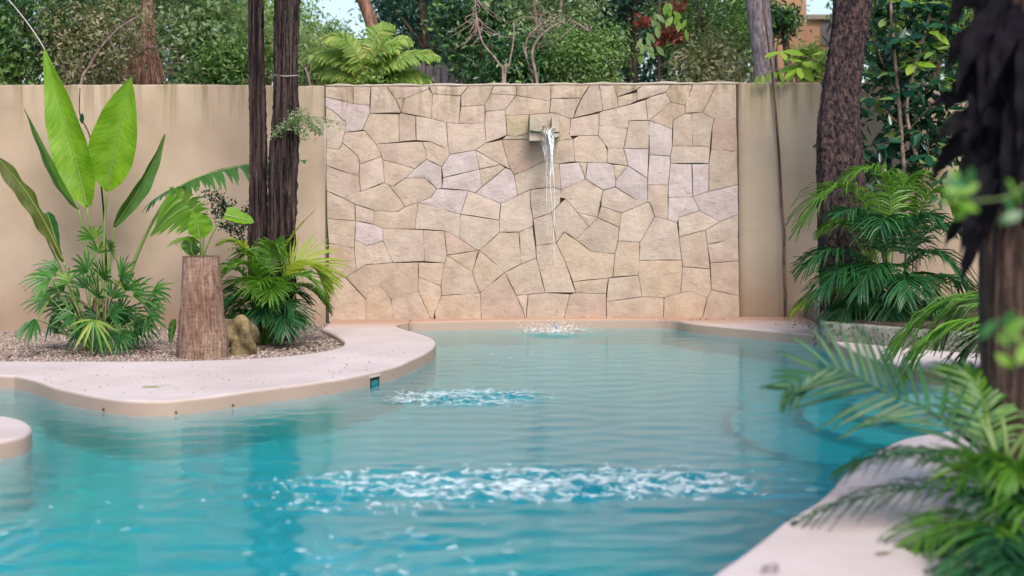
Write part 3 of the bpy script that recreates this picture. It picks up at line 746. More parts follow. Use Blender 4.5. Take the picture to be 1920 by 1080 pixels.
def tree(name, label, cat, base, lobes, mat, clumps, per, cr, size, seed, trunk_r=.08, bark='barkbrown', limbs=5, group=None, trunk_pts=None, asp=.42, up=.5, flat=1.0):
    base = np.asarray(base, float); o = thing(name, label, cat, base, group); g = np.random.default_rng(seed + 77)
    top = np.mean([l[0] for l in lobes], 0)
    P = trunk_pts if trunk_pts is not None else [base - UP * .1, base + (top - base) * .45 + g.normal(0, .12, 3), top]
    S = bez(P, 26); V, Fc = tube(S, np.linspace(trunk_r, trunk_r * .45, 26), 12, .10, seed=seed); mk('trunk', V, Fc, M[bark], o)
    for i in range(limbs):
        lc, lr = lobes[i % len(lobes)]; s0 = S[int(g.integers(9, 23))]; e = lc + g.normal(0, .45, 3) * lr; mid = (s0 + e) / 2 + g.normal(0, .12, 3)
        V, Fc = tube(bez([s0, mid, e], 12), np.linspace(trunk_r * .4, trunk_r * .08, 12), 6, .08, seed=i); mk('limb', V, Fc, M[bark], o)
    crown('crown', o, lobes, mat, clumps, per, cr, size, seed, asp, up, flat); return o

# ------------------------------------------------------------------ water spout, falling water, splash
sp = thing('water_spout', 'small algae stained stone spout sticking out of the stone wall', 'spout', at(1021, 262, WY - .03))
def prism(poly, y0, y1, mat, name, shrink=.94):
    P = np.array([at(px, py, WY - .2) for px, py in poly])[:, [0, 2]]; n = len(P); c = P.mean(0); Q = c + (P - c) * shrink
    V = [(p[0], y1, p[1]) for p in P] + [(p[0], y0 + .008, p[1]) for p in P] + [(p[0], y0, p[1]) for p in Q]
    Fc = [(k * n + i, k * n + (i + 1) % n, (k + 1) * n + (i + 1) % n, (k + 1) * n + i) for k in range(2) for i in range(n)] + [tuple(range(n))[::-1], tuple(2 * n + i for i in range(n))]
    return mk(name, V, Fc, mat, sp, smooth=False)
prism([(993, 246), (993, 217), (1002, 219), (1016, 229), (1017, 249)], WY - .30, WY - .03, M['spout'], 'cheek')
prism([(1034, 248), (1034, 221), (1037, 214), (1043, 219), (1048.5, 234), (1048.5, 249)], WY - .27, WY - .03, M['spout'], 'cheek')
prism([(991.5, 265), (991.5, 247.5), (1017, 249.5), (1049, 250.5), (1048, 257), (1013, 264)], WY - .26, WY - .03, M['spout'], 'trough_floor')
# the stream: a twisting sheet of strands that thins into drops
lip = at(1026, 240, WY - .27); wf = thing('falling_water', 'clear stream of water falling from the stone spout', 'waterfall', at(1045, 628, WY - .42))
g = np.random.default_rng(21)
def fall(t):   # t in seconds since the lip
    return lip + np.array([.085 * t, -.26 * t, -.25 * t - 4.9 * t * t])
V, Fc = tube(bez([at(1019, 227, WY - .05), at(1022, 232, WY - .15), at(1027, 240, WY - .27)], 12), .045, 10, .2, seed=2); V[:, 2] = lip[2] + (V[:, 2] - lip[2]) * .35
mk('trough_water', V, Fc, M['whitewater'], wf)
n = 46; P = np.array([fall(.29 * i / (n - 1)) for i in range(n)]); m = 24; V = []
for i in range(n):
    s = i / (n - 1); hw = .074 * (1 - .80 * s ** .9); hd = .026 * (1 - .3 * s)
    for j in range(m):
        a = 2 * math.pi * j / m; k = 1 + .22 * math.sin(5 * a + 3 * s) + .13 * math.sin(11 * a + 9 * s + 1) + .05 * math.sin(i * .5 + a * 3) + g.normal(0, .02 + .03 * s)
        V.append(P[i] + np.array([hw * math.cos(a) * k + .006 * math.sin(i * .55), hd * math.sin(a) * k, 0]))
Fc = [(i * m + j, i * m + (j + 1) % m, (i + 1) * m + (j + 1) % m, (i + 1) * m + j) for i in range(n - 1) for j in range(m)] + [tuple(range(m))[::-1], tuple((n - 1) * m + j for j in range(m))]
mk('sheet', V, Fc, M['whitewater'], wf)
for q in range(16):
    x0 = g.uniform(-.07, .07); t0 = g.uniform(.0, .10); t1 = g.uniform(.20, .30) if q > 4 else g.uniform(.36, .62); ts = np.linspace(t0, t1, 40)
    P = np.array([fall(t) + np.array([x0 * (1 - 1.1 * t) + .008 * math.sin(30 * t + q), g.normal(0, .002) - .02 * (q % 3 - 1), 0]) for t in ts])
    V, Fc = tube(P, (.0036 if q > 4 else (.0024 if q % 2 == 0 else .0060)) * (1 + .3 * np.sin(ts * 40 + q)) * np.linspace(1.1, .4, 40), 6); mk('strand', V, Fc, M['foam_glint'] if q % 2 == 0 else M['whitewater'], wf)
def blobs(cs, rs, stretch=(1, 1, 1)):
    O = np.array([(1, 0, 0), (0, 1, 0), (-1, 0, 0), (0, -1, 0), (0, 0, 1), (0, 0, -1)], float) * np.array(stretch)
    FI = np.array([(0, 1, 4), (1, 2, 4), (2, 3, 4), (3, 0, 4), (1, 0, 5), (2, 1, 5), (3, 2, 5), (0, 3, 5)])
    V = (np.asarray(cs)[:, None, :] + O[None] * np.asarray(rs)[:, None, None]).reshape(-1, 3)
    return V, (FI[None] + 6 * np.arange(len(cs))[:, None, None]).reshape(-1, 3)
ts = .26 + .39 * g.uniform(0, 1, 110) ** 1.2; cs = np.array([fall(t) + np.array([g.normal(0, .026), g.normal(0, .02), 0]) for t in ts])
V, Fc = blobs(cs, g.uniform(.0015, .004, 110) , (1, 1, 3.0)); mk('drops', V, Fc, M['whitewater'], wf, kind='stuff')
# splash mound and thrown drops
hit = np.array([fall(.648)[0], fall(.648)[1], 0.0]); spl = thing('splash', 'white splash where the falling water meets the pool', 'splash', hit)
nn = 26; V = []; rr = np.linspace(0, .26, 14)
for i, r_ in enumerate(rr):
    for j in range(nn):
        a = 2 * math.pi * j / nn; h = .040 * math.exp(-(r_ / .075) ** 2) + .014 * math.exp(-(r_ / .17) ** 2); V.append(hit + np.array([r_ * 1.25 * math.cos(a), r_ * math.sin(a), max(-.03, h * (1 + g.normal(0, .38)) + g.normal(0, .004) - .008 - .05 * (r_ / .26) ** 3)]))
Fc = [(i * nn + j, i * nn + (j + 1) % nn, (i + 1) * nn + (j + 1) % nn, (i + 1) * nn + j) for i in range(13) for j in range(nn)]
mk('water_mound', V, Fc, M['whitewater'], spl)
cs = hit + np.c_[g.normal(0, .15, 420), g.normal(-.03, .14, 420), np.abs(g.normal(.0, .034, 420)) + .004]
V, Fc = blobs(cs, g.uniform(.002, .006, 420)); mk('drops', V, Fc, M['foam_glint'], spl, kind='stuff')
# sky glints shaped as thin white froth streaks where the jets push up
FV = []; FF = []; k0 = 0
for (px, py, rx, ry, cnt, ln) in ((868, 745, .46, .36, 520, .055), (1020, 905, .95, .36, 900, .08), (700, 925, .45, .42, 130, .05), (1270, 918, .32, .20, 70, .07), (770, 1035, .45, .35, 34, .06), (300, 960, .5, .6, 10, .05), (30, 1010, .3, .4, 7, .07), (1100, 665, .9, .5, 16, .08)):
    c = gnd(px, py, 0)
    for q in range(cnt):
        r_ = math.sqrt(g.random()) * (1 if g.random() < .85 else 1.35); a_ = g.uniform(0, 6.28); x0 = c[0] + rx * r_ * math.cos(a_); y0 = c[1] + ry * r_ * math.sin(a_)
        L_ = ln * g.uniform(.15, 1) ** 1.6 * (1.2 - .4 * r_); m_ = max(3, int(L_ / .007)); u = np.linspace(-.5, .5, m_)
        X_ = x0 + u * L_; Y_ = y0 + .012 * np.sin(u * 7 + q) + g.normal(0, .0022, m_) + .1 * u * L_
        V, Fc = blobs(np.c_[X_, Y_, waves(X_, Y_) + .0005], (.0012 + .0032 * np.sqrt(np.clip(1 - 4 * u * u, 0, 1))) * g.uniform(.5, 1.15), (2.6, 1.15, .4)); FV.append(V); FF.append(Fc + k0); k0 += len(V)
tag(mk('foam_glint_streaks', np.concatenate(FV), np.concatenate(FF), M['foam_glint']), 'thin white streaks of froth standing in for sky glints on the water above the pool jets', 'foam_glint', kind='stuff')

# ------------------------------------------------------------------ pool fittings
i0 = int(np.argmin(np.abs(edge_left[:, 0] - gnd(705, 696, DZ)[0]) + (np.arange(len(edge_left)) > 128) * 9)); pe = edge_left[i0]; te = unit2(edge_left[i0 + 1] - edge_left[i0 - 1]); ne = np.array([te[1], -te[0]])
if np.dot(ne, -pe + np.array([0, 5.])) < 0: ne = -ne
sk = thing('pool_skimmer', 'small teal skimmer opening in the edge of the left deck', 'skimmer', (pe[0], pe[1], -.06))
def skim(u0, u1, z0, z1, d0, d1, mat, name):
    V = [(*(pe + te * u + ne * d), z) for z in (z0, z1) for d in (d0, d1) for u in (u0, u1)]
    mk(name, V, box(0, 1, 0, 1, 0, 1)[1], mat, sk, smooth=False)
skim(-.06, .06, -.10, .050, -.05, .006, M['dark'], 'opening'); skim(-.055, .03, -.09, .030, .0075, .013, M['tealplastic'], 'flap')
skim(-.07, .07, .0535, .066, -.04, .010, M['deck'], 'lintel')
for k, (px, lab) in enumerate(((192, 'leftmost of three small black nozzles at the waterline of the left deck'), (330, 'middle of three small black nozzles at the waterline of the left deck'), (440, 'rightmost of three small black nozzles at the waterline of the left deck'))):
    j = int(np.argmin(np.abs(edge_left[:, 0] / edge_left[:, 1] * F + 960 - px))); p = edge_left[j]; tt = unit2(edge_left[j + 1] - edge_left[j - 1]); nn_ = np.array([tt[1], -tt[0]])
    if nn_[1] > 0: nn_ = -nn_
    V, Fc = tube(np.array([(*(p - nn_ * .01), .018), (*(p + nn_ * .006), .018), (*(p + nn_ * .012), .018)]), [.007, .007, .004], 10)
    tag(mk('wall_nozzle', V, Fc, M['dark']), lab, 'nozzle', 'nozzles at the waterline')

# ------------------------------------------------------------------ left bed: gravel, stump, rock
cnt = 15000; gx = nr.uniform(-5.0, gnd(646, 645, DZ)[0], cnt); gy = nr.uniform(10.6, 13.95, cnt)
def inside(P, x, y):
    P = np.asarray(P); r = np.zeros(len(x), bool); j = len(P) - 1
    for i in range(len(P)):
        a, b = P[i], P[j]; c = ((a[1] > y) != (b[1] > y)) & (x < (b[0] - a[0]) * (y - a[1]) / (b[1] - a[1] + 1e-12) + a[0]); r ^= c; j = i
    return r
ok = inside(inset2(bedP, .015), gx, gy); gx, gy = gx[ok], gy[ok]
hz = DZ - .035
V, Fc = blobs(np.c_[gx, gy, np.full(len(gx), hz + .002)], nr.uniform(.004, .012, len(gx)), (1.1, 1, .8)); V += nr.normal(0, .0018, V.shape)
tag(mk('gravel', V, Fc, M['gravel'], smooth=False, tint=np.repeat(nr.uniform(0, 1, len(gx)) ** .8, 6)), 'pale pinkish gravel covering the planting bed', 'gravel', kind='stuff')
def sheet_flecks(name, label, spots, mat, size, seed, z):
    g = np.random.default_rng(seed); P = np.array([[*gnd(a, b, z)[:2], z + .004] for a, b in spots])
    V, Fc, t = leaf_cloud(P, size, seed, .45, 6.0, .5); V[:, 2] = np.maximum(V[:, 2], z + .001); tag(mk(name, V, Fc, mat, tint=t), label, 'litter', kind='stuff')
g = np.random.default_rng(4)
sheet_flecks('leaf_litter', 'dark scraps of dead leaf on the gravel under the palms', [(g.uniform(40, 620), 0) if False else (x, 648 + 22 * g.random() if x < 420 else 640 + 18 * g.random()) for x in np.r_[g.normal(180, 85, 230), g.normal(530, 55, 170)]], M['litter'], .05, 8, hz + .006)
sheet_flecks('deck_debris', 'tiny dark leaf crumbs scattered over the left deck', [(g.uniform(20, 800), g.uniform(684, 740)) for _ in range(150)] + [(g.normal(690, 35), g.normal(665, 9)) for _ in range(26)], M['litter'], .016, 9, DZ)
sheet_flecks('wall_foot_litter', 'dark crumbs of soil and leaf at the foot of the right hand wall', [(g.uniform(1235, 1375), 0 * px + g.normal(599.5, 1.0)) for _ in range(26)] + [(g.normal(1505, 22), g.normal(608, 4)) for _ in range(90)], M['litter'], .03, 10, DZ)

stz = hz; sb = gnd(380, 674, stz); Ys = sb[1] + .17
st = thing('palm_stump', 'cut fibrous palm stump used as a planter in the gravel', 'stump', (sb[0], Ys, stz))
kx = Ys / F
prof = [(672, 331, 429.5), (640, 332, 428), (610, 335, 420), (570, 338, 417), (530, 340, 414), (500, 342, 411), (483, 343, 410), (480, 343, 410)]
S = []; r_ = []
for py, a, b in prof: S.append(at((a + b) / 2, py, Ys)); r_.append((b - a) / 2 * kx)
S = np.array(S); S[0][2] = stz - .03; Sd = crom(S, 60); rd = np.interp(np.linspace(0, 1, 60), np.linspace(0, 1, len(r_)), r_)
V, Fc = tube(Sd, rd * .97, 64, .06, 24, seed=6, cap=False); top0 = len(V) - 64
V = np.concatenate([V, Sd[-1] + (V[top0:] - Sd[-1]) * .82, Sd[-1] + (V[top0:] - Sd[-1]) * .78 - UP * .16, [Sd[-1] - UP * .16]])
Fc += [(top0 + k * 64 + j, top0 + k * 64 + (j + 1) % 64, top0 + (k + 1) * 64 + (j + 1) % 64, top0 + (k + 1) * 64 + j) for k in (0, 1) for j in range(64)] + [(top0 + 128 + j, top0 + 128 + (j + 1) % 64, top0 + 192) for j in range(64)]
mk('trunk', V, Fc, M['stump'], st)
V, Fc = tube(np.array([Sd[-1] - UP * .10, Sd[-1] - UP * .03]), [rd[-1] * .77] * 2, 24); mk('soil', V, Fc, M['soil'], st)

def lumpy(c, rad, seed, mat, name, parent=None, n=3, amp=.16):
    import bmesh
    bm = bmesh.new(); bmesh.ops.create_icosphere(bm, subdivisions=n + 1, radius=1); g = np.random.default_rng(seed)
    V = np.array([v.co[:] for v in bm.verts]); Fc = [tuple(v.index for v in f.verts) for f in bm.faces]; bm.free(); k = np.ones(len(V))
    for _ in range(14):
        d = unit(g.normal(0, 1, 3)); k += amp * g.uniform(.2, .6) * np.sin(g.uniform(1.5, 7) * V.dot(d) + g.uniform(0, 6))
    return mk(name, np.asarray(c) + V * k[:, None] * np.asarray(rad), Fc, mat, parent)
rb = gnd(452, 668, hz); Yr = rb[1] + .12
tag(lumpy(at(448, 630, Yr) + np.array([0, 0, -.01]), (.115, .12, .16), 12, M['rock'], 'rock', amp=.30), 'mossy yellowish boulder between the palm stump and the areca palm', 'rock')

# ------------------------------------------------------------------ left bed: bird of paradise
YB = 12.75; bb = gnd(192, 634, hz); bb = np.array([at(192, 600, YB)[0], YB, hz])
bp = thing('bird_of_paradise', 'giant bird of paradise plant with two bright upright paddle leaves', 'plant', bb)
def A(px, py, dy=0.0): return at(px, py, YB + dy)
px2m = YB / F
def pw(*v): return [q * px2m for q in v]
paddle(bp, [A(163, 388), A(150, 330), A(127, 240), A(83, 92)], pw(3, 21, 29, 33, 35, 33, 25, 15, 1), pw(9, 29, 38, 38, 37, 33, 26, 16, 1), M['paddle'], (-.15, -1, .2), .30, .25, .010, 1, .7)
paddle(bp, [A(200, 358, .1), A(210, 310, .1), A(224, 240, .1), A(246, 145, .1)], pw(3, 26, 40, 46, 46, 42, 35, 22, 1), pw(6, 26, 36, 40, 40, 36, 28, 17, 1), M['paddle'], (.2, -1, .25), .38, .2, .010, 2, .45)
paddle(bp, [A(148, 392, -.05), A(120, 345, -.05), A(85, 275, -.05), A(46, 204, -.05)], pw(2, 8, 11, 13, 13, 10, 8, 4, 1), pw(4, 16, 22, 22, 18, 15, 11, 6, 1), M['paddledark'], (-.9, -.6, .2), .8, .2, .004, 3, .6)
paddle(bp, [A(214, 425, -.08), A(245, 380, -.08), A(280, 330, -.08), A(309, 251, -.08)], pw(3, 15, 18, 18, 15, 12, 10, 6, 1), pw(2, 8, 10, 13, 15, 13, 10, 6, 1), M['paddledark'], (.8, -.7, .3), .7, .2, .006, 4, .55)
paddle(bp, [A(118, 490, -.2), A(78, 400, -.35), A(52, 350, -.42), A(-30, 272, -.5)], pw(2, 8, 15, 20, 17, 22, 18, 9, 1), pw(2, 7, 13, 9, 20, 14, 19, 10, 1), M['paddlebrown'], (.5, -.6, .7), -.35, .1, .016, 5, .35)
paddle(bp, [A(112, 470, -.1), A(100, 440, -.1), A(92, 405, -.1), A(88, 398, -.1)], pw(2, 8, 14, 12, 2), pw(2, 10, 15, 13, 2), M['arecadk'], (-.2, -1, .5), .3, .1, .004, 6, .8)
for pts, r0 in (([bb, A(182, 520), A(163, 388)], .017), ([bb, A(192, 470, .08), A(200, 358, .1)], .017), ([bb, A(165, 500, -.03), A(148, 392, -.05)], .016), ([bb, A(205, 520, -.05), A(214, 425, -.08)], .014), ([bb + np.array([-.1, -.1, 0]), A(150, 560, -.15), A(118, 490, -.2)], .014), ([bb + np.array([-.12, -.05, 0]), A(130, 530, -.1), A(60, 392, -.2)], .012), ([bb + np.array([.06, 0, 0]), A(232, 545), A(262, 440), A(320, 362)], .019)):
    stem(bp, pts, r0 * 1.25, r0 * .55, M['stalk'], 'leaf_stem')
# the long torn leaf that arches to the right: midrib with hanging torn lobes
S = bez([A(320, 362), A(360, 330), A(430, 305), A(578, 300)], 40); mb = MB(); g = np.random.default_rng(31)
for i, t in enumerate(np.linspace(.0, .98, 30)):
    p = S[int(t * 39)]; tg = unit(S[min(int(t * 39) + 1, 39)] - S[max(int(t * 39) - 1, 0)]); l = .30 * math.sin(math.pi * (.12 + .8 * t)) * g.uniform(.55, 1.05)
    for s in (-1, 1):
        d = unit(tg * .55 + np.array([0, s * .75, 0]) + UP * (.35 if s > 0 else .10)); P = np.array([p + d * l * q - UP * l * .85 * q ** 2 * (1 if s < 0 else .55) for q in (0, .3, .6, .85, 1)])
        strip(mb, P, .026 * np.array([1, 1.1, .9, .5, .05]) * g.uniform(.7, 1.15), [tg] * 5, np.clip(g.normal(.35 if s < 0 else .6, .2), 0, 1))
ol = mb.build('leaf', M['paddledark'], bp); V, Fc = tube(S, np.linspace(.012, .003, 40), 6); mk('midrib', V, Fc, M['stalk'], ol, tint=np.full(len(V), .6))
mb = MB(); S = bez([A(345, 350, -.1), A(325, 352, -.15), A(305, 362, -.2), A(285, 378, -.25)], 20)
for t in np.linspace(0, .95, 12):
    p = S[int(t * 19)]; tg = unit(S[min(int(t * 19) + 1, 19)] - S[max(int(t * 19) - 1, 0)])
    for s in (-1, 1):
        d = unit(tg * .5 + np.array([0, s * .6, 0]) + UP * .2); l = .16 * g.uniform(.6, 1.1); P = np.array([p + d * l * q - UP * l * .6 * q * q for q in (0, .3, .6, .85, 1)])
        strip(mb, P, .018 * np.array([1, 1.1, .9, .5, .05]), [tg] * 5, np.clip(g.normal(.8, .15), 0, 1))
mb.build('leaf', M['arecadk'], bp)

# fan palm in front of it
YF = gnd(180, 658, hz)[1]; fb = np.array([at(178, 600, YF)[0], YF, hz])
fp = thing('fan_palm', 'bushy dark green fan palm with finger leaves near the left wall', 'palm', fb)
def Af(px, py, dy=0.0): return at(px, py, YF + dy)
g = np.random.default_rng(17)
FL = [(110, 505, -75, 38, .55), (95, 520, -100, 36, .6), (130, 530, -40, 34, .7), (185, 475, 5, 36, .8), (175, 450, -15, 30, .85), (205, 470, 40, 30, .7), (235, 545, 25, 48, .5), (250, 555, 60, 46, .5), (285, 548, 75, 44, .7), (270, 575, 85, 42, .35), (150, 565, -70, 42, .55), (120, 575, -85, 40, .3), (185, 560, 0, 46, .35), (210, 560, 20, 44, .4), (160, 540, -25, 42, .35), (140, 590, -110, 40, .3), (230, 590, 100, 44, .35), (255, 600, 125, 42, .3), (205, 590, 60, 40, .25), (175, 600, 180, 50, .97), (170, 590, -140, 38, .35), (64, 598, 195, 42, .4), (275, 595, 120, 36, .35), (200, 620, 160, 36, .2), (225, 625, 140, 34, .25), (150, 620, -150, 34, .25), (95, 560, -90, 36, .55), (165, 510, -30, 38, .5), (225, 520, 40, 40, .45), (195, 525, 10, 40, .4), (245, 625, 150, 34, .3), (120, 545, -60, 36, .6)]
FL += [(g.normal(182, 38), g.uniform(585, 625), g.uniform(-150, 150), 34, .08) for _ in range(12)]
for i, (px, py, a, l, tb) in enumerate(FL):
    dy = (g.uniform(-.35, .3) if i < 32 else g.uniform(-.05, .2)) if i not in (19, 21) else -.42; c = Af(px, py, dy); ax = np.array([math.sin(R(a)), g.normal(-.15, .3), math.cos(R(a))])
    if abs(a) > 90: ax[1] -= .35
    dr = .30 if abs(a) < 60 else .45
    fan_leaf(fp, fb + np.array([g.normal(0, .05), g.normal(0, .05), .0]), c, ax, (g.normal(0, .55), -1, .55 + g.normal(0, .35)), l * (1.5 if i not in (19, 21) else 1.2) * g.uniform(.85, 1.15) * YF / F, M['fan'], int(g.integers(7, 11)), (135 if i != 19 else 185) if i != 21 else 100, .0125, dr * .75, 100 + i, tb)
for k in range(7):
    stem(fp, [fb + np.array([g.normal(0, .05), g.normal(0, .05), -.02]), fb + np.array([g.normal(0, .09), g.normal(0, .06), .2]), fb + np.array([g.normal(0, .16), g.normal(0, .1), .42])], .016, .010, M['barkbrown'], 'cane', 8)
# seedling by the stump
sd_ = gnd(322, 644, hz); sg = thing('seedling', 'small single rolled green leaf standing left of the stump', 'plant', sd_)
YS2 = sd_[1]; paddle(sg, [at(320, 643, YS2), at(322, 625, YS2), at(326, 598, YS2)], [.012, .022, .03, .034, .012], [.012, .02, .03, .038, .02], M['paddledark'], (0, -1, .1), .4, .1, .004, 9, .5)

# plant growing out of the stump
tp = Sd[-1]; tpx = thing('potted_plant', 'leafy plant with a bright lobed leaf growing out of the palm stump', 'plant', tp - UP * .03)
YT = tp[1]
def At(px, py, dy=0.0): return at(px, py, YT + dy)
kt = YT / F
paddle(tpx, [At(374, 447, -.06), At(372, 425, -.09), At(366, 408, -.10), At(360, 398, -.10)], [q * kt for q in (6, 20, 20, 10, 2)], [q * kt for q in (8, 28, 26, 14, 2)], M['paddle'], (.2, -1, .5), .3, .1, .004, 12, .15)
paddle(tpx, [At(421, 403, -.08), At(440, 408, -.08), At(460, 413, -.08), At(477, 417, -.08)], [q * kt for q in (16, 20, 14, 12, 1)], [q * kt for q in (8, 12, 13, 10, 1)], M['paddle'], (.1, -.9, .7), .15, .1, .004, 13, .25)
paddle(tpx, [At(362, 478, .02), At(356, 465, -.02), At(358, 452, -.02), At(365, 445, -.02)], [q * kt for q in (4, 14, 18, 10, 2)], [q * kt for q in (8, 20, 24, 12, 2)], M['paddledark'], (-.2, -1, .3), .3, .1, .004, 14, .6)
for pts, r0 in (([tp - UP * .08, At(380, 460, -.05), At(374, 447, -.06), At(370, 410, -.09)], .007), ([tp - UP * .08, At(384, 465, -.03), At(383, 440, -.03), At(374, 405, -.05)], .006), ([tp - UP * .08, At(388, 455, -.05), At(405, 420, -.08), At(424, 404, -.08)], .006)):
    stem(tpx, pts, r0 * 1.2, r0 * .7, M['stalk'], 'leaf_stem')
mb = MB(); S = bez([At(374, 420, -.02), At(362, 392, -.06), At(345, 372, -.12), At(318, 362, -.2)], 24); g = np.random.default_rng(41)
for t in np.linspace(.0, .98, 18):
    p = S[int(t * 23)]; tg = unit(S[min(int(t * 23) + 1, 23)] - S[max(int(t * 23) - 1, 0)])
    for s in (-1, 1):
        d = unit(tg * .35 + np.cross(tg, (0, -1, .2)) * s * .9); l = (.27 if s < 0 else .2) * (.55 + .5 * math.sin(math.pi * t)) * g.uniform(.8, 1.1); P = np.array([p + d * l * q - UP * l * .55 * q * q for q in (0, .3, .6, .85, 1)])
        strip(mb, P, .015 * np.array([1, 1.15, .9, .55, .05]), [unit(tg + g.normal(0, .2, 3))] * 5, np.clip(g.normal(.75, .25), 0, 1))
ol = mb.build('leaf', M['areca'], tpx); stem(tpx, [tp - UP * .05, At(376, 450), At(374, 420, -.02)], .008, .006, M['stalk'], 'leaf_stem')
mb = MB(); S = bez([At(375, 470, .03), At(360, 445, .02), At(345, 440, .0), At(338, 452, -.05)], 20)
for t in np.linspace(.25, .98, 16):
    p = S[int(t * 19)]; 
    for s in (-1, 1):
        d = unit(np.array([-.5 * 1 + .9 * s, -.2, .25])); l = .13 * g.uniform(.7, 1.1); P = np.array([p + d * l * q - UP * l * .8 * q * q for q in (0, .3, .6, .85, 1)]); strip(mb, P, .0045 * np.array([1, 1, .9, .5, .05]), [UP] * 5, np.clip(g.normal(.85, .1), 0, 1))
mb.build('leaf', M['areca'], tpx)

# wiry dark shrub behind it
sh_b = np.array([at(452, 600, 13.2)[0], 13.2, hz]); wsb = thing('wiry_shrub', 'thin wiry shrub with small dark leaves left of the twin trunks', 'shrub', sh_b)
def Aw(px, py, dy=0): return at(px, py, 13.2 + dy)
twigs = [[sh_b, Aw(458, 520), Aw(456, 440), Aw(450, 405)], [Aw(456, 450), Aw(440, 390), Aw(400, 365)], [Aw(450, 410), Aw(420, 380), Aw(385, 362)], [Aw(456, 430), Aw(462, 405), Aw(466, 390)], [Aw(440, 395), Aw(420, 400), Aw(402, 398)], [Aw(452, 440), Aw(430, 415), Aw(418, 425)], [Aw(457, 470), Aw(450, 460), Aw(452, 450)]]
pts = []
for q in twigs:
    stem(wsb, q, .006, .002, M['barkbrown'], 'twig', 5); B_ = bez(q, 20); k0 = 10 if q is twigs[0] else 3
    for p in B_[k0:]: pts += [p + g.normal(0, .035, 3) for _ in range(9)]
V, Fc, t = leaf_cloud(np.array(pts), .035, 51, .5, .3); mk('foliage', V, Fc, M['dwarf'], wsb, tint=t)

# twin trunks
YW = 12.35; kw = YW / F
tb = np.array([at(515, 600, YW)[0], YW, hz]); tw = thing('twin_trunk_tree', 'tree with two tall dark fibrous trunks beside the stone panel', 'tree', tb)
def Aw2(px, py, dy=0): return at(px, py, YW + dy)
def trunk_px(parent, rows, Y, dy, mat, sides, ridges, rough, seed, ext=None, name='trunk', n=150, slim=.9):
    S = []; rr = []
    for py, a, b in rows: S.append(at((a + b) / 2, py, Y + dy)); rr.append((b - a) / 2 * (Y + dy) / F * slim)
    if ext: S.append(np.asarray(ext[0], float)); rr.append(ext[1])
    S = np.array(S); L = np.r_[0, np.cumsum(np.linalg.norm(np.diff(S, axis=0), axis=1))]; tt = np.linspace(0, L[-1], n)
    P = np.stack([np.interp(tt, L, S[:, k]) for k in range(3)], 1); r_ = np.interp(tt, L, rr)
    for _ in range(8): P[1:-1] = (P[:-2] + 2 * P[1:-1] + P[2:]) / 4; r_[1:-1] = (r_[:-2] + 2 * r_[1:-1] + r_[2:]) / 4
    V, Fc = tube(P, r_, sides, rough, ridges, seed); return mk(name, V, Fc, mat, parent)
trunk_px(tw, [(650, 482, 522), (560, 470, 512), (480, 465, 504), (400, 467, 501), (300, 468, 500), (240, 468, 499), (160, 466, 497), (80, 466, 495), (0, 466, 494)], YW, .05, M['barkdark'], 72, 14, .26, 8, (Aw2(462, -330, .1), .07))
trunk_px(tw, [(650, 500, 545), (560, 500, 550), (480, 500, 550), (400, 503, 553), (300, 506, 558), (240, 510, 559), (160, 514, 557), (80, 517, 559), (0, 519, 562)], YW, -.12, M['barkdark'], 84, 16, .26, 9, (Aw2(540, -360, -.1), .09))
for k, q in enumerate(([Aw2(462, -330, .1), Aw2(380, -500, .4), Aw2(250, -640, .8)], [Aw2(540, -360, -.1), Aw2(640, -520, -.2), Aw2(760, -650, .2)], [Aw2(540, -360, -.1), Aw2(520, -540, .2), Aw2(500, -760, .1)])):
    stem(tw, q, .06, .02, M['barkdark'], 'limb', 8)
crown('crown', tw, [(Aw2(250, -720, .8), (1.0, 1.0, .5)), (Aw2(760, -740, .2), (1.0, 1.0, .5)), (Aw2(500, -860, .1), (1.2, 1.2, .6))], LEAF['mid'], 130, 26, .3, .10, 61)
# a ring of thin wire round the right trunk, and a wisp of fine leaves growing from it
V, Fc = tube(np.array([at(514 + 46 * q, 140.5 + 2 * math.sin(q * 3), YW - .12 - .112 * math.sin(math.pi * (.06 + .88 * q))) for q in np.linspace(0, 1, 14)]), .003, 5); mk('wire_tie', V, Fc, M['wire'], tw)
g = np.random.default_rng(71); pts = []
for q in ([Aw2(512, 250, -.3), Aw2(535, 225, -.3), Aw2(572, 205, -.3)], [Aw2(545, 215, -.3), Aw2(580, 215, -.35), Aw2(642, 230, -.4)], [Aw2(560, 208, -.3), Aw2(585, 235, -.3), Aw2(600, 245, -.3)], [Aw2(548, 218, -.3), Aw2(560, 235, -.3), Aw2(570, 250, -.3)]):
    stem(tw, q, .004, .0015, M['twig'], 'sprig_twig', 5)
    for p in bez(q, 22): pts += [p + g.normal(0, .022, 3) - UP * abs(g.normal(0, .03)) for _ in range(11)]
V, Fc, t = leaf_cloud(np.array(pts), .026, 72, .45, .6); mk('sprig', V, Fc, LEAF['sage'], tw, tint=t)

V, Fc, t = leaf_cloud(np.array([Aw2(540, 27, -.27), Aw2(545, 33, -.27)]), .075, 73, .35, 0); mk('caught_leaf', V, Fc, M['arecadk'], tw, tint=t)
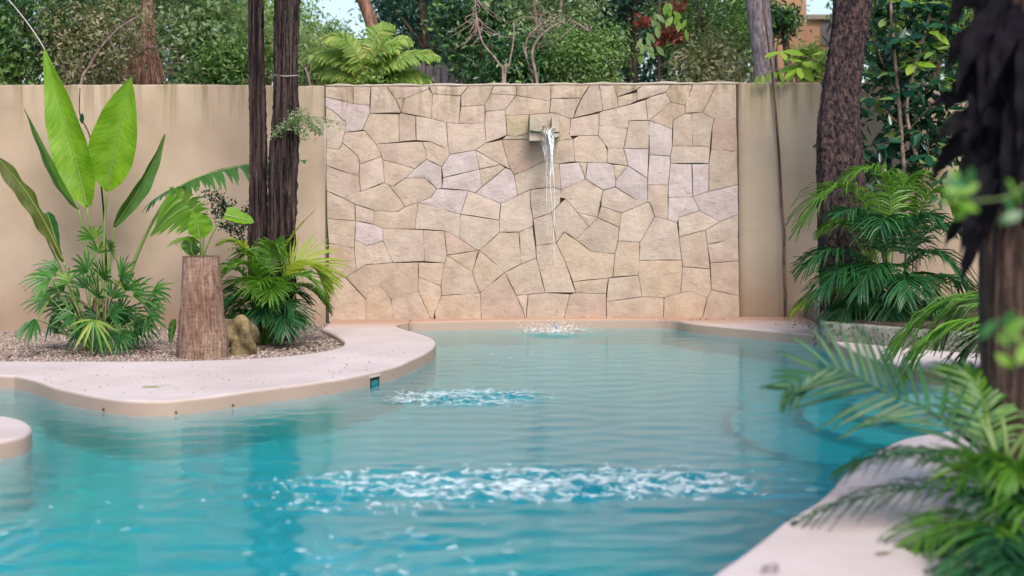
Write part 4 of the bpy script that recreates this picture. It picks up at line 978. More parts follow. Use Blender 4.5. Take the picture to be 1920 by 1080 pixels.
# areca palm at the foot of the twin trunks
YA = 11.95; ab = np.array([at(500, 600, YA)[0], YA, hz]); ap = thing('areca_palm', 'yellow green areca palm clump at the foot of the twin trunks', 'palm', ab)
def Aa(px, py, dy=0): return at(px, py, YA + dy)
AR = [((515, 500), (560, 440), (622, 528), 'arecayel', .1, .30), ((520, 540), (560, 500), (612, 575), 'areca', .2, .24), ((505, 560), (545, 540), (560, 610), 'arecadk', -.3, .22), ((480, 520), (440, 470), (412, 530), 'areca', -.1, .26), ((490, 500), (470, 440), (415, 455), 'arecayel', .1, .20), ((500, 520), (480, 480), (440, 500), 'areca', -.3, .26), ((500, 540), (500, 500), (475, 545), 'areca', -.45, .24), ((500, 500), (530, 455), (590, 394), 'arecayel', .15, .10), ((490, 560), (460, 520), (425, 570), 'arecadk', -.3, .24), ((505, 560), (520, 510), (505, 560), 'areca', -.5, .24), ((490, 590), (470, 560), (450, 610), 'arecadk', -.35, .2), ((510, 590), (535, 560), (535, 625), 'arecadk', -.4, .22), ((495, 480), (480, 460), (455, 480), 'areca', .1, .22), ((505, 530), (560, 480), (600, 545), 'areca', -.15, .26), ((500, 500), (505, 430), (520, 470), 'areca', -.1, .22), ((500, 580), (500, 540), (490, 600), 'arecadk', -.4, .2), ((510, 540), (470, 500), (430, 540), 'areca', .2, .26), ((505, 570), (530, 520), (570, 560), 'arecadk', .1, .24), ((500, 560), (470, 540), (440, 590), 'areca', -.1, .24), ((495, 540), (450, 530), (420, 590), 'arecadk', .1, .24)]
for i, (m_, c_, t_, mt, dy, l) in enumerate(AR):
    frond(ap, [ab + np.array([nr.normal(0, .06), nr.normal(0, .05), 0]), Aa(*m_, dy * .4), Aa(*c_, dy * .8), Aa(*t_, dy)], M[mt], 32, l * (1.05 if i else 1.15), .0085, .5 if i else .25, 58 if i else 48, .3 if i else .05, .38, .006, 200 + i, face=None if i else unit((-.2, -.85, .5)))
for k in range(9):
    stem(ap, [ab + np.array([nr.normal(0, .06), nr.normal(0, .05), -.02]), ab + np.array([nr.normal(0, .08), nr.normal(0, .06), .2]), ab + np.array([nr.normal(0, .11), nr.normal(0, .08), .45])], .011, .007, M['stalk'], 'cane', 7)
pass_leaf = []

# ------------------------------------------------------------------ right side: planter, palms, trunks, shrub
kerb = crom(g2([(1540, 612), (1536, 625), (1540, 637), (1600, 643), (1680, 651), (1760, 658), (1850, 664), (1990, 672)]), 60)
PZ = DZ + .15
kp = np.concatenate([kerb, [(HX1 - .2, kerb[-1][1]), (HX1 - .2, WY - .06), (kerb[0][0] + .05, WY - .06)]])
pl = thing('planter', 'low mossy grey kerb holding the planting on the right', 'planter', (kerb[20][0], kerb[20][1], DZ))
o = slab('kerb', kp, PZ, M['mosskerb'], bottom=DZ - .02, rad=.02, kind=None); o.parent = pl
o.location = -Vector(WL[pl.name]); WL[o.name] = np.zeros(3)
o = slab('soil', inset2(kp, .11), PZ + .02, M['soil'], bottom=DZ, rad=.004, kind=None); o.parent = pl; o.location = -Vector(WL[pl.name])

# big leaning trunk
YG = 12.9; gb = np.array([at(1592, 600, YG)[0], YG, PZ]); bt = thing('big_trunk_tree', 'thick leaning tree trunk with flaky pinkish bark by the right wall', 'tree', gb)
trunk_px(bt, [(640, 1535, 1650), (560, 1536, 1643), (480, 1533, 1638), (400, 1530, 1632), (300, 1528, 1622), (240, 1529, 1616), (180, 1537, 1614), (120, 1547, 1620), (60, 1556, 1630), (0, 1560, 1638)], YG, 0, M['barkbig'], 84, 9, .12, 15, (at(1600, -420, YG + .3), .17), n=170)
for q in ([at(1600, -400, YG + .3), at(1750, -560, YG), at(1950, -680, YG - .3)], [at(1600, -400, YG + .3), at(1560, -600, YG + .6), at(1480, -800, YG + 1)]): stem(bt, q, .13, .04, M['barkbig'], 'limb', 10)
crown('crown', bt, [(at(1950, -700, YG - .3), (1.8, 1.8, .7)), (at(1480, -860, YG + 1), (1.4, 1.4, .7)), (at(1750, -820, YG + .4), (1.5, 1.5, .7))], LEAF['dark'], 330, 26, .32, .11, 63)

# bare vine stem hanging over the wall
vs = at(1472, 606, WY - .05); vn = thing('vine_stem', 'thin bare brown stem running up over the right wall', 'vine', gnd(1472, 605, DZ))
rows = [(1472, 607), (1472, 560), (1470, 500), (1470, 440), (1465, 380), (1461, 300), (1455, 220), (1449, 150), (1443, 100), (1436, 50), (1428, -20), (1422, -80)]
V, Fc = tube(crom([at(a, b, WY - .045 + (.0 if b > 150 else -.0)) for a, b in rows], 90), np.linspace(.018, .008, 90), 9, .12, seed=4); mk('stem', V, Fc, M['barkbrown'], vn)

# areca palm in the planter
YP = 12.2; pb = np.array([at(1655, 600, YP)[0], YP, PZ + .02]); rp = thing('areca_palm', 'large dark green areca palm in the mossy planter on the right', 'palm', pb)
def Ap(px, py, dy=0): return at(px, py, YP + dy)
RP = [((1665, 430), (1600, 250), (1503, 420), 'areca', -.2, .42), ((1690, 430), (1690, 270), (1590, 330), 'areca', -.1, .40), ((1700, 420), (1740, 290), (1790, 400), 'areca', .0, .34), ((1680, 450), (1680, 300), (1720, 340), 'areca', .2, .40), ((1640, 500), (1570, 420), (1515, 500), 'arecadk', -.3, .36), ((1650, 520), (1600, 440), (1530, 560), 'arecadk', -.5, .34), ((1640, 560), (1560, 500), (1486, 585), 'arecayel', -.1, .24), ((1680, 500), (1740, 420), (1800, 520), 'arecadk', -.4, .38), ((1660, 520), (1650, 440), (1610, 550), 'arecadk', -.7, .34), ((1680, 530), (1720, 460), (1760, 580), 'arecadk', -.6, .34), ((1660, 560), (1600, 520), (1560, 620), 'arecadk', -.5, .30), ((1670, 560), (1680, 500), (1670, 620), 'arecadk', -.7, .32), ((1660, 480), (1620, 380), (1545, 430), 'areca', .1, .36), ((1700, 480), (1740, 380), (1810, 440), 'arecadk', .2, .38), ((1660, 470), (1640, 370), (1570, 400), 'arecadk', -.5, .36), ((1690, 480), (1710, 370), (1760, 420), 'arecadk', -.4, .36), ((1640, 590), (1590, 560), (1550, 640), 'arecadk', -.2, .26), ((1690, 580), (1750, 530), (1790, 620), 'arecadk', -.1, .34), ((1670, 470), (1670, 360), (1650, 430), 'arecadk', -.8, .36), ((1680, 540), (1700, 480), (1700, 560), 'arecadk', -.9, .32), ((1660, 540), (1630, 480), (1570, 520), 'arecadk', .2, .34), ((1700, 540), (1760, 470), (1830, 560), 'arecadk', .3, .36)]
for i, (m_, c_, t_, mt, dy, l) in enumerate(RP):
    frond(rp, [pb + np.array([nr.normal(0, .12), nr.normal(0, .10), 0]), Ap(*m_, dy * .4), Ap(*c_, dy * .8), Ap(*t_, dy)], M[mt], 36, l, .0105, .62, 60, .28, .36, .008, 300 + i)
for k in range(12):
    stem(rp, [pb + np.array([nr.normal(0, .12), nr.normal(0, .1), -.02]), pb + np.array([nr.normal(0, .15), nr.normal(0, .1), .3]), pb + np.array([nr.normal(0, .2), nr.normal(0, .12), .8])], .015, .009, M['stalk'], 'cane', 7)

# slender shrub with glossy leaves beside the big trunk: each leaf its own part
YH = 13.2; hb = np.array([at(1700, 600, YH)[0], YH, PZ + .02]); hs = thing('glossy_shrub', 'tall slender shrub with glossy dark leaves right of the thick trunk', 'shrub', hb)
def Ah(px, py, dy=0): return at(px, py, YH + dy)
branches = [([hb, Ah(1700, 420), Ah(1690, 250), Ah(1672, 40), Ah(1668, -60)], .028), ([hb + np.array([.1, 0, 0]), Ah(1720, 320), Ah(1700, 200), Ah(1735, 60), Ah(1760, -40)], .024), ([Ah(1690, 260), Ah(1740, 200), Ah(1800, 150)], .012), ([Ah(1690, 240), Ah(1640, 180), Ah(1560, 120), Ah(1500, 105)], .010), ([Ah(1705, 330), Ah(1760, 290), Ah(1800, 240)], .010), ([Ah(1680, 120), Ah(1740, 60), Ah(1800, 20)], .010), ([Ah(1700, 380), Ah(1660, 310), Ah(1620, 300)], .009), ([Ah(1740, 330), Ah(1745, 280), Ah(1735, 250)], .008), ([Ah(1690, 200), Ah(1650, 120), Ah(1630, 40)], .009)]
BP = []
for q, r0 in branches:
    stem(hs, q, r0, r0 * .4, M['barkbrown'] if r0 < .02 else M['twig'], 'branch', 8, 24); BP.append(bez(q, 30))
lm = MB()
prof = [(0, .06), (.25, .34), (.55, .46), (.8, .3), (1, .02)]; V = []
for t, w_ in prof: V += [(-w_ * .5, t, .05 * w_ - .12 * t * t), (0, t, -.12 * t * t), (w_ * .5, t, .05 * w_ - .12 * t * t)]
Fc = []
for i in range(4): a = i * 3; Fc += [(a, a + 1, a + 4, a + 3), (a + 1, a + 2, a + 5, a + 4)]
def leaf_proto(mat, tint):
    me = bpy.data.meshes.new('leaf'); me.from_pydata(V, [], Fc); a = me.attributes.new('tint', 'FLOAT', 'POINT'); a.data.foreach_set('value', np.full(len(V), tint, np.float32))
    me.polygons.foreach_set('use_smooth', np.ones(len(Fc), bool)); me.materials.append(mat); return me
GL = [leaf_proto(M['dwarf'], t) for t in (.1, .45, .8)] + [leaf_proto(LEAF['mid'], .6)]; LL = [leaf_proto(M['lime'], t) for t in (.2, .7)]
g = np.random.default_rng(91)
def put_leaf(parent, me, p, d, nrm, s):
    d = unit(d); nrm = unit(nrm - d * np.dot(nrm, d)); x = np.cross(d, nrm); o = bpy.data.objects.new('leaf', me); C.link(o); o.parent = parent; q = p - WL[parent.name]
    o.matrix_basis = Matrix(((x[0] * s, d[0] * s, nrm[0] * s, q[0]), (x[1] * s, d[1] * s, nrm[1] * s, q[1]), (x[2] * s, d[2] * s, nrm[2] * s, q[2]), (0, 0, 0, 1))); return o
for k in range(62):    # whorls of leaflets
    b = int(g.choice(len(BP), p=[.16, .14, .14, .13, .12, .11, .08, .05, .07])); q = BP[b][int(g.integers(10 if b < 2 else 6, 30))] + g.normal(0, .13, 3)
    lime = (b == 3 and q[0] < Ah(1545, 100)[0] + .1) or (b in (1, 2, 5) and q[2] > Ah(1700, 150)[2] and g.random() < .6); yaw = g.uniform(0, 6.28)
    tw_ = unit(g.normal(0, .4, 3) + np.array([0, -.5, .6]))
    for j in range(int(g.integers(4, 6))):
        a = yaw + j * 1.2 + g.normal(0, .15); d = np.array([math.cos(a), math.sin(a) * .8, -.25 + g.normal(0, .25)])
        put_leaf(hs, (LL[int(g.integers(2))] if lime else GL[int(g.integers(4))]), q + d * .01, d, UP + np.array([0, -.6, 0]) + g.normal(0, .25, 3), g.uniform(.13, .21))
pts = []
for b, w_ in ((0, 9), (1, 9), (2, 9), (4, 8), (5, 9), (6, 6), (7, 4), (8, 7)):
    for p in BP[b][8:]: pts += [p + g.normal(0, .17, 3) + np.array([0, .15, 0]) for _ in range(w_)]
Vc, Fcc, t = leaf_cloud(np.array(pts), .13, 95, .45, .5); mk('inner_foliage', Vc, Fcc, M['dwarf'], hs, tint=t, kind='stuff')
# trailing lime sprig at the grey trunk
ls = thing('lime_sprig', 'sprig of pale lime leaves hanging over the wall by the grey trunk', 'branch', at(1440, 150, WY - .02))
stem(ls, [at(1492, 118, WY + .1), at(1460, 132, WY - .06), at(1418, 140, WY - .1)], .006, .003, M['twig'], 'twig', 5)
for k, (px, py) in enumerate(((1420, 141), (1430, 140), (1442, 136), (1462, 136), (1474, 138), (1480, 132), (1468, 146), (1488, 126), (1452, 134))):
    put_leaf(ls, LL[k % 2], at(px, py, WY - .08), np.array([g.normal(0, .5), -.3, -1]), np.array([g.normal(0, .3), -1, .3]), g.uniform(.07, .11))

# palm behind the foreground trunk that arches over the bay
YQ = 9.2; qb = np.array([gnd(2010, 760, DZ)[0] + .35, 8.6, DZ]); qp = thing('areca_palm', 'pale green areca fronds arching over the bay steps beside the front trunk', 'palm', qb)
def Aq(px, py, dy=0): return at(px, py, YQ + dy)
for i, (m_, c_, t_, mt, dy, l, wd) in enumerate([((1930, 560), (1820, 480), (1672, 655), 'areca', .4, .44, .013), ((1920, 590), (1780, 540), (1700, 700), 'areca', .2, .36, .013), ((1940, 560), (1860, 500), (1780, 620), 'areca', .5, .40, .013), ((1950, 600), (1870, 560), (1800, 690), 'arecadk', .4, .36, .012)]):
    frond(qp, [qb + np.array([nr.normal(0, .06), nr.normal(0, .05), 0]), Aq(*m_, dy * .5), Aq(*c_, dy), Aq(*t_, dy)], M[mt], 30, l, wd, .62, 58, .25, .35, .009, 400 + i)
for k in range(4): stem(qp, [qb + np.array([nr.normal(0, .05), nr.normal(0, .05), -.02]), qb + UP * .35, qb + np.array([nr.normal(0, .1) - .05, nr.normal(0, .05), .75])], .02, .012, M['stalk'], 'cane', 7)

# foreground: fibrous trunk with a skirt of dead leaves, deep shade put into their colour
YK = 5.5; kb = np.array([at(1905, 600, YK)[0], YK, DZ]); ft = thing('front_palm_tree', 'dark fibrous trunk with hanging dead leaves painted in deep shade at the right edge', 'palm', kb)
trunk_px(ft, [(975, 1840, 1996), (920, 1838, 1990), (820, 1838, 1985), (700, 1834, 1978), (600, 1832, 1975), (480, 1832, 1973), (300, 1828, 1970), (100, 1825, 1965), (-80, 1822, 1960)], YK, 0, M['barkpalm'], 56, 14, .06, 19, (at(1890, -500, YK), .13))
g = np.random.default_rng(95)
DL = [((1850, 20), (1800, -30), (1782, 60)), ((1860, 60), (1800, 60), (1775, 130)), ((1880, 30), (1830, 20), (1790, 180)), ((1870, 150), (1810, 130), (1770, 215)), ((1880, 180), (1800, 170), (1740, 200)), ((1870, 220), (1800, 210), (1755, 265)), ((1870, 260), (1800, 230), (1742, 345)), ((1880, 240), (1830, 280), (1790, 420)), ((1890, 300), (1830, 330), (1800, 480)), ((1890, 260), (1830, 340), (1770, 470)), ((1900, 300), (1850, 360), (1835, 460)), ((1880, 100), (1840, 150), (1800, 330)), ((1890, 60), (1850, 200), (1830, 420)), ((1900, 100), (1870, 250), (1850, 470)), ((1920, 120), (1900, 260), (1880, 450)), ((1930, 100), (1930, 250), (1920, 430)), ((1900, 0), (1860, -40), (1830, 60)), ((1920, 20), (1880, 40), (1850, 190)), ((1900, 160), (1860, 220), (1830, 330)), ((1900, 10), (1900, 100), (1890, 260)), ((1940, 0), (1930, 120), (1910, 300)), ((1880, -20), (1840, 60), (1815, 170)), ((1890, 210), (1850, 270), (1840, 380)), ((1950, 200), (1940, 320), (1925, 470)), ((1870, 300), (1835, 400), (1800, 540)), ((1890, 80), (1850, 110), (1812, 250)), ((1880, -40), (1850, 100), (1840, 250)), ((1910, -30), (1890, 80), (1868, 330))]
for i, (a, b, c) in enumerate(DL):
    y = YK - .20 - .14 * (i % 3); kq = y / F
    paddle(ft, [at(*a, y + .15), at(*b, y), at(*c, y)], [q * kq for q in (10, 18, 24, 24, 18, 9, .5)], [q * kq for q in (10, 18, 24, 22, 17, 9, .5)], M['deadleaf'], (-.5 + g.normal(0, .4), -1, .3 + g.normal(0, .3)), .2, .1, .015, 500 + i, g.uniform(.0, .9), rib=False, name='dead_leaf', n=18)
hd = at(1890, -480, YK)  # unseen crown fronds added overhead to shade the right side
for i in range(15):
    a = 2 * math.pi * i / 15 + g.normal(0, .1); d = np.array([math.cos(a), math.sin(a), 0]); l = g.uniform(1.5, 1.9); up_ = g.uniform(.45, .9)
    frond(ft, [hd, hd + d * l * .35 + UP * up_, hd + d * l * .75 + UP * up_ * .8, hd + d * l + UP * (up_ * .2 + .05)], M['arecadk'], 30, .42, .016, .35, 58, .2, .15, .016, 560 + i)
# vine of round leaves crossing in front of it
YV = 3.1; fv = thing('leafy_vine', 'blurred green vine leaves crossing the dark front trunk', 'vine', np.array([at(1930, 600, YV)[0], YV, DZ]))
stem(fv, [np.array([at(2060, 600, YV)[0], YV, DZ]), at(2030, 560, YV), at(1960, 350, YV), at(1880, 372, YV), at(1770, 380, YV)], .005, .002, M['stalk'], 'stem', 6, 40)
stem(fv, [at(2040, 700, YV), at(1960, 640, YV), at(1900, 645, YV), at(1875, 620, YV)], .004, .002, M['stalk'], 'stem', 6, 20)
FLV = leaf_proto(M['paddle'], .1), leaf_proto(M['areca'], .6), leaf_proto(M['arecadk'], .9)
for k in range(20):
    px, py = (g.uniform(1765, 1925), g.normal(372, 20)) if k < 13 else (g.uniform(1865, 1930), g.normal(635, 22))
    put_leaf(fv, FLV[int(g.integers(3))], at(px, py, YV + g.normal(0, .05)), np.array([g.normal(-.3, .7), g.normal(0, .3), g.normal(-.2, .6)]), np.array([g.normal(0, .4), -1, .6]), g.uniform(.045, .065))

# foreground areca at the foot of that trunk
YD = 5.05; db = np.array([at(1885, 900, YD)[0], YD, DZ]); dp = thing('areca_palm', 'blurred dark areca palm on the near deck at the bottom right corner', 'palm', db)
def Ad(px, py, dy=0): return at(px, py, YD + dy)
AD = [((1850, 900), (1760, 800), (1575, 880), 'arecadk', .2, .20, .010), ((1850, 920), (1740, 860), (1470, 990), 'arecadk', .1, .19, .008), ((1860, 980), (1800, 920), (1700, 1040), 'areca', -.3, .20, .009), ((1880, 900), (1850, 820), (1800, 900), 'areca', -.2, .22, .010), ((1900, 880), (1960, 820), (2050, 920), 'arecadk', -.2, .22, .010), ((1900, 960), (1930, 900), (1960, 1000), 'areca', -.5, .20, .010), ((1900, 1000), (1890, 960), (1860, 1070), 'arecadk', -.7, .19, .011), ((1910, 1020), (1950, 980), (1990, 1080), 'arecadk', -.6, .19, .010), ((1850, 1020), (1780, 1000), (1660, 1090), 'arecadk', -.4, .16, .008), ((1890, 900), (1900, 820), (1910, 900), 'areca', -.3, .22, .010), ((1870, 1040), (1840, 1020), (1800, 1110), 'arecadk', -.8, .18, .012), ((1860, 850), (1860, 700), (1790, 690), 'areca', .5, .24, .010), ((1880, 940), (1900, 880), (1870, 980), 'arecadk', -.4, .22, .010), ((1900, 1040), (1910, 1000), (1900, 1090), 'arecadk', -.8, .2, .012), ((1890, 1000), (1860, 940), (1820, 1060), 'areca', -.6, .2, .010)]
for i, (m_, c_, t_, mt, dy, l, wd) in enumerate(AD):
    frond(dp, [db + np.array([nr.normal(0, .05), nr.normal(0, .05), 0]), Ad(*m_, dy * .4), Ad(*c_, dy * .8), Ad(*t_, dy)], M[mt], 26, l * 1.1, wd * .78, .5, 58, .3, .34, .006, 600 + i, tintb=.22)  # low tint puts the shade of this corner into the leaf colour
frond(dp, [db, Ad(1850, 930, .1), Ad(1770, 790, .25), Ad(1660, 735, .35), Ad(1560, 690, .4), Ad(1470, 730, .4)], M['arecadk'], 22, .29, .0105, .10, 62, .05, .22, .008, 640, face=unit((.1, -.8, .45)), tintb=.5)
frond(dp, [db, Ad(1870, 940, .2), Ad(1840, 800, .4), Ad(1800, 690, .5)], M['arecadk'], 20, .28, .010, .35, 50, .1, .3, .007, 641, face=unit((.2, -.9, .3)), tintb=.25)
for k in range(6): stem(dp, [db + np.array([nr.normal(0, .05), nr.normal(0, .05), -.02]), db + np.array([nr.normal(0, .05), nr.normal(0, .05), .15]), db + np.array([nr.normal(0, .08), nr.normal(0, .06), .38])], .013, .008, M['stalk'], 'cane', 7)

# fallen leaves on the decks
def fallen(px, py, lab, s, ang, mat, z=DZ):
    p = gnd(px, py, z); o = thing('fallen_leaf', lab, 'leaf', (p[0], p[1], z), 'leaves fallen on the decks')
    d = np.array([math.cos(R(ang)), math.sin(R(ang)), 0]); sd = np.array([-d[1], d[0], 0]); mb = MB()
    P = np.array([p + d * s * (q - .5) + UP * (.004 + .03 * s * (q - .4) ** 2 * 4) for q in (0, .2, .5, .8, 1)]); strip(mb, P, s * .2 * np.array([.1, .8, 1, .7, .05]), [sd + UP * .25] * 5, .7, [-UP * s * .01] * 5)
    mb.build('blade', mat, o); stem(o, [P[4], P[4] + d * s * .15 + UP * .005, P[4] + d * s * .32 + UP * .002], .0018, .0012, M['twig'], 'leaf_stem', 5, 6)
fallen(282, 727, 'curled grey green leaf lying on the left deck', .11, 8, LEAF['olive'])
fallen(1655, 1040, 'small dry brown leaf lying on the near right deck', .06, 20, M['litter'])
fallen(555, 624, 'dry reddish brown leaf on the gravel right of the twin trunks', .13, 30, M['litter'], hz + .01)
tag(lumpy(gnd(1446, 1074, DZ) + UP * .012, (.032, .02, .016), 3, M['planks'], 'pebble'), 'small bluish grey pebble on the near right deck edge', 'pebble')

# ------------------------------------------------------------------ behind the wall: trees, fence, house
GZ = .05
def bgt(name, label, px, py, Y, rpx, mat, clumps, size, seed, per=34, cr=.26, name2=None, cat='tree', up_=None, **k):
    """a tree or bush whose crown is centred on a sight line at depth Y; extra lobes stand above and below"""
    clumps = int(clumps * 1.15); size = size * (.8 + .55 * ((seed * 37) % 10) / 10); cr = cr * .8; c = at(px, py, Y); r = rpx * Y / F; lob = [(c, (r, r * .8, r * .85)), (c + np.array([r * .5, .2, r * .6]), (r * .8, r * .7, r * .7)), (c + np.array([-r * .5, .1, r * .5]), (r * .75, r * .7, r * .7))]
    if c[2] - r > 1.9: lob.append((c + np.array([0, .1, -r * .9]), (r * .8, r * .6, r * .8)))
    if up_: lob.append((c + UP * up_, (r * 1.2, r, up_ * .6)))
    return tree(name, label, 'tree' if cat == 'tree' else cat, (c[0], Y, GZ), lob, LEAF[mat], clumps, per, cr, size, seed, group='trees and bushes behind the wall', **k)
bgt('broadleaf_tree', 'dark glossy bluish green tree at the top left corner', 40, 40, 15.6, 120, 'dark', 190, .085, 1000, up_=1.2)
bgt('broadleaf_bush', 'low bush of small dark leaves just above the far left wall', -40, 120, 15.3, 80, 'mid', 90, .07, 1001, cat='bush')
bgt('dry_bush', 'dry greyish olive bush above the wall behind the paddle leaves', 165, 95, 15.6, 85, 'olive', 190, .06, 1002, cr=.22, cat='bush', limbs=22, trunk_r=.07, bark='twig')
bgt('broadleaf_tree', 'mid green tree behind the dry olive bush', 190, 10, 17.6, 90, 'mid', 130, .08, 1003, up_=1.5)
bgt('broadleaf_tree', 'soft sage green tree between the rusty roots and the twin trunks', 385, 80, 17.2, 90, 'sage', 210, .07, 1004, up_=1.5)
bgt('broadleaf_bush', 'dark green bush low above the wall left of the twin trunks', 420, 140, 16.4, 45, 'mid', 80, .07, 1005, cat='bush')
bgt('broadleaf_tree', 'small light green tree seen between the two dark trunks', 500, 70, 18.5, 70, 'light', 120, .07, 1006)
bgt('feathery_tree', 'feathery yellow green tree right of the twin trunks', 640, 130, 15.8, 50, 'light', 60, .055, 1007, cr=.22, flat=.35)
ltree = bgt('feathery_tree', 'feathery lime tree with layered sprays left of the plank fence', 712, 138, 15.5, 36, 'light', 45, .055, 1008, cr=.24, flat=.25, limbs=7)
for q, (a, b, c) in enumerate((((700, 120), (760, 85), (822, 108)), ((700, 130), (750, 120), (808, 150)), ((690, 100), (730, 60), (770, 78)), ((690, 95), (700, 45), (735, 50)), ((680, 100), (650, 55), (610, 72)), ((690, 120), (640, 85), (585, 105)), ((690, 130), (640, 115), (600, 140)), ((700, 140), (740, 140), (790, 165)), ((690, 130), (720, 100), (765, 118)), ((680, 120), (660, 80), (640, 95)), ((690, 140), (660, 130), (630, 150)), ((700, 150), (720, 130), (745, 150)), ((690, 110), (710, 70), (745, 92)))):
    dy = (q % 4) * .12 - .2; frond(ltree, [at(700, 190, 15.5), at(*a, 15.5 + dy * .3), at(*b, 15.5 + dy), at(*c, 15.5 + dy)], LEAF['light'], 20, .20, .026, .35, 66, .1, .35, .006, 820 + q, name='spray', face=unit((0, -.6, .8)), tintb=.62)
bgt('broadleaf_bush', 'greyish green bush under the pale patch of sky', 590, 110, 17.5, 55, 'sage', 90, .06, 1009, cat='bush')
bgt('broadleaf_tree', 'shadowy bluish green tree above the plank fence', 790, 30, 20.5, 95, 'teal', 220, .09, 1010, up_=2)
bgt('broadleaf_tree', 'dark green tree behind the bare forked shoot', 900, 60, 18.0, 80, 'dark', 170, .08, 1011, up_=1.5)
bgt('broadleaf_tree', 'sage green clumpy tree above the middle of the stone panel', 1040, 45, 16.5, 75, 'sage', 150, .07, 1012, cr=.2, limbs=20, up_=1.2, bark='twig')
bgt('broadleaf_bush', 'rounded mid green bush above the stone panel', 1100, 130, 15.4, 70, 'mid', 170, .06, 1013, cr=.2, cat='bush')
bgt('broadleaf_bush', 'low dark green bush above the stone panel left of the rounded one', 980, 138, 15.6, 55, 'dark', 110, .06, 1014, cat='bush')
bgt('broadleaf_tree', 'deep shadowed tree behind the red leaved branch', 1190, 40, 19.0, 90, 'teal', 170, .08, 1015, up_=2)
bgt('broadleaf_tree', 'olive green tree left of the grey trunk', 1320, 80, 16.8, 80, 'mid', 210, .065, 1016, up_=1.4)
bgt('broadleaf_bush', 'olive bush low above the wall left of the grey trunk', 1340, 140, 15.7, 55, 'olive', 70, .06, 1017, cat='bush')
bgt('broadleaf_tree', 'small dark tree in front of the orange house right of the grey trunk', 1470, 40, 20.0, 16, 'dark', 36, .08, 1018, cr=.2)
bgt('broadleaf_bush', 'light green bush left of the thick leaning trunk', 1522, 118, 17.5, 20, 'light', 34, .07, 1019, cr=.2, cat='bush')
bgt('broadleaf_tree', 'yellow green tree behind the glossy shrub', 1760, 50, 16.0, 110, 'light', 190, .075, 1020, cr=.24, up_=1.5)
bgt('broadleaf_tree', 'dark tree behind the glossy shrub at the right edge', 1880, 60, 17.0, 120, 'dark', 170, .09, 1021, up_=1.5)
bgt('broadleaf_tree', 'mid green tree just right of the thick leaning trunk', 1670, 40, 17.4, 70, 'mid', 110, .08, 1022, up_=1.3)
FAR = [(-60, 60, 25, 150, 'dark'), (120, 40, 26, 150, 'mid'), (300, 50, 25, 130, 'dark'), (400, 40, 26, 100, 'mid'), (580, 130, 27, 55, 'sage'), (820, 60, 26, 105, 'teal'), (900, 30, 27, 140, 'dark'), (1040, 50, 25, 130, 'dark'), (1170, 60, 26, 130, 'teal'), (1310, 30, 25, 120, 'mid'), (1385, 70, 26, 50, 'dark'), (1690, 50, 26, 95, 'mid'), (1790, 40, 26, 130, 'dark'), (1940, 50, 26, 150, 'mid')]
names = ['behind the top left corner', 'behind the dry olive bush', 'behind the rusty hanging roots', 'behind the twin dark trunks', 'low under the pale sky patch', 'behind the plank fence', 'behind the bare forked shoot', 'above the water spout', 'behind the red leaved branch', 'behind the olive tree on the right', 'directly behind the grey trunk', 'behind the thick leaning trunk', 'behind the glossy shrub', 'behind the right edge']
for i, ((px, py, Y, r, m_), nm_) in enumerate(zip(FAR, names)):
    bgt('distant_tree', 'distant hazy tree far back ' + nm_, px, py, Y, r, m_, 200, .12, 1100 + i, cr=.42, per=34, trunk_r=.12, up_=2.5 if i != 4 else None)
for k, (lab, P, y_) in enumerate((('thin bare branch forking above the wall right of the twin trunks', [(592, 175), (585, 140), (565, 120)], 14.7), ('pale arching bare branch above the middle of the stone panel', [(1010, 200), (1000, 90), (1060, 40), (1110, 62)], 15.2), ('brown bare branches tangled behind the small lime tuft', [(1000, 190), (985, 90), (1010, 50), (1050, 30)], 15.4), ('slanting bare branch over the dry olive bush', [(150, 200), (170, 120), (215, 60), (260, 30)], 15.0))):
    b0 = np.array([at(P[0][0], 300, y_)[0], y_, GZ]); o = thing('bare_branch', lab, 'branch', b0, 'trees and bushes behind the wall'); S_ = bez([b0] + [at(a, b, y_) for a, b in P], 40); gq = np.random.default_rng(700 + k)
    V_, F_ = tube(S_, np.linspace(.022, .008, 40), 7); mk('stem', V_, F_, M['twig'], o)
    for q in range(9):
        p0 = S_[int(gq.integers(20, 39))]; stem(o, [p0, p0 + gq.normal(0, .12, 3) + UP * .05, p0 + gq.normal(0, .26, 3) - UP * .04], .007, .002, M['twig'], 'twig', 5, 8)
# rusty tree with hanging aerial roots
yr = 16.8; rbse = np.array([at(275, 150, yr)[0], yr, GZ]); rt = thing('root_tree', 'rusty brown trunk with a skirt of hanging aerial roots', 'tree', rbse, 'trees and bushes behind the wall')
stem(rt, [rbse, at(272, 150, yr), at(268, 60, yr), at(285, -120, yr)], .085, .055, M['barkrust'], 'trunk', 14, 30, rough=.12)
stem(rt, [at(290, 160, yr - .1), at(282, 90, yr - .1), at(276, 20, yr), at(285, -60, yr)], .05, .035, M['barkrust'], 'trunk', 10, 24, rough=.12)
g = np.random.default_rng(97)
for k in range(70):
    a, tp_ = ((243, 50), (280, 35), (262, 70))[k % 3]; a += g.normal(0, 4); e = a + g.normal(0, 17); stem(rt, [at(a, tp_ + g.normal(0, 12), yr - .2), at(a * .6 + e * .4, 95, yr - .28), at(e, 165 + g.uniform(0, 40), yr - .35)], .006, .011, M['barkrust'], 'aerial_root', 5, 8)
for k in range(24):
    a = g.uniform(240, 295); stem(rt, [at(a, g.uniform(20, 140), yr - .2), at(a + g.normal(0, 40), g.uniform(60, 140), yr - .3), at(a + g.normal(0, 90), g.uniform(60, 160), yr - .3)], .007, .003, M['twig'], 'twig', 5, 10)
crown('crown', rt, [(at(290, -150, yr), (.9, .9, .5))], LEAF['mid'], 50, 26, .28, .08, 1200)
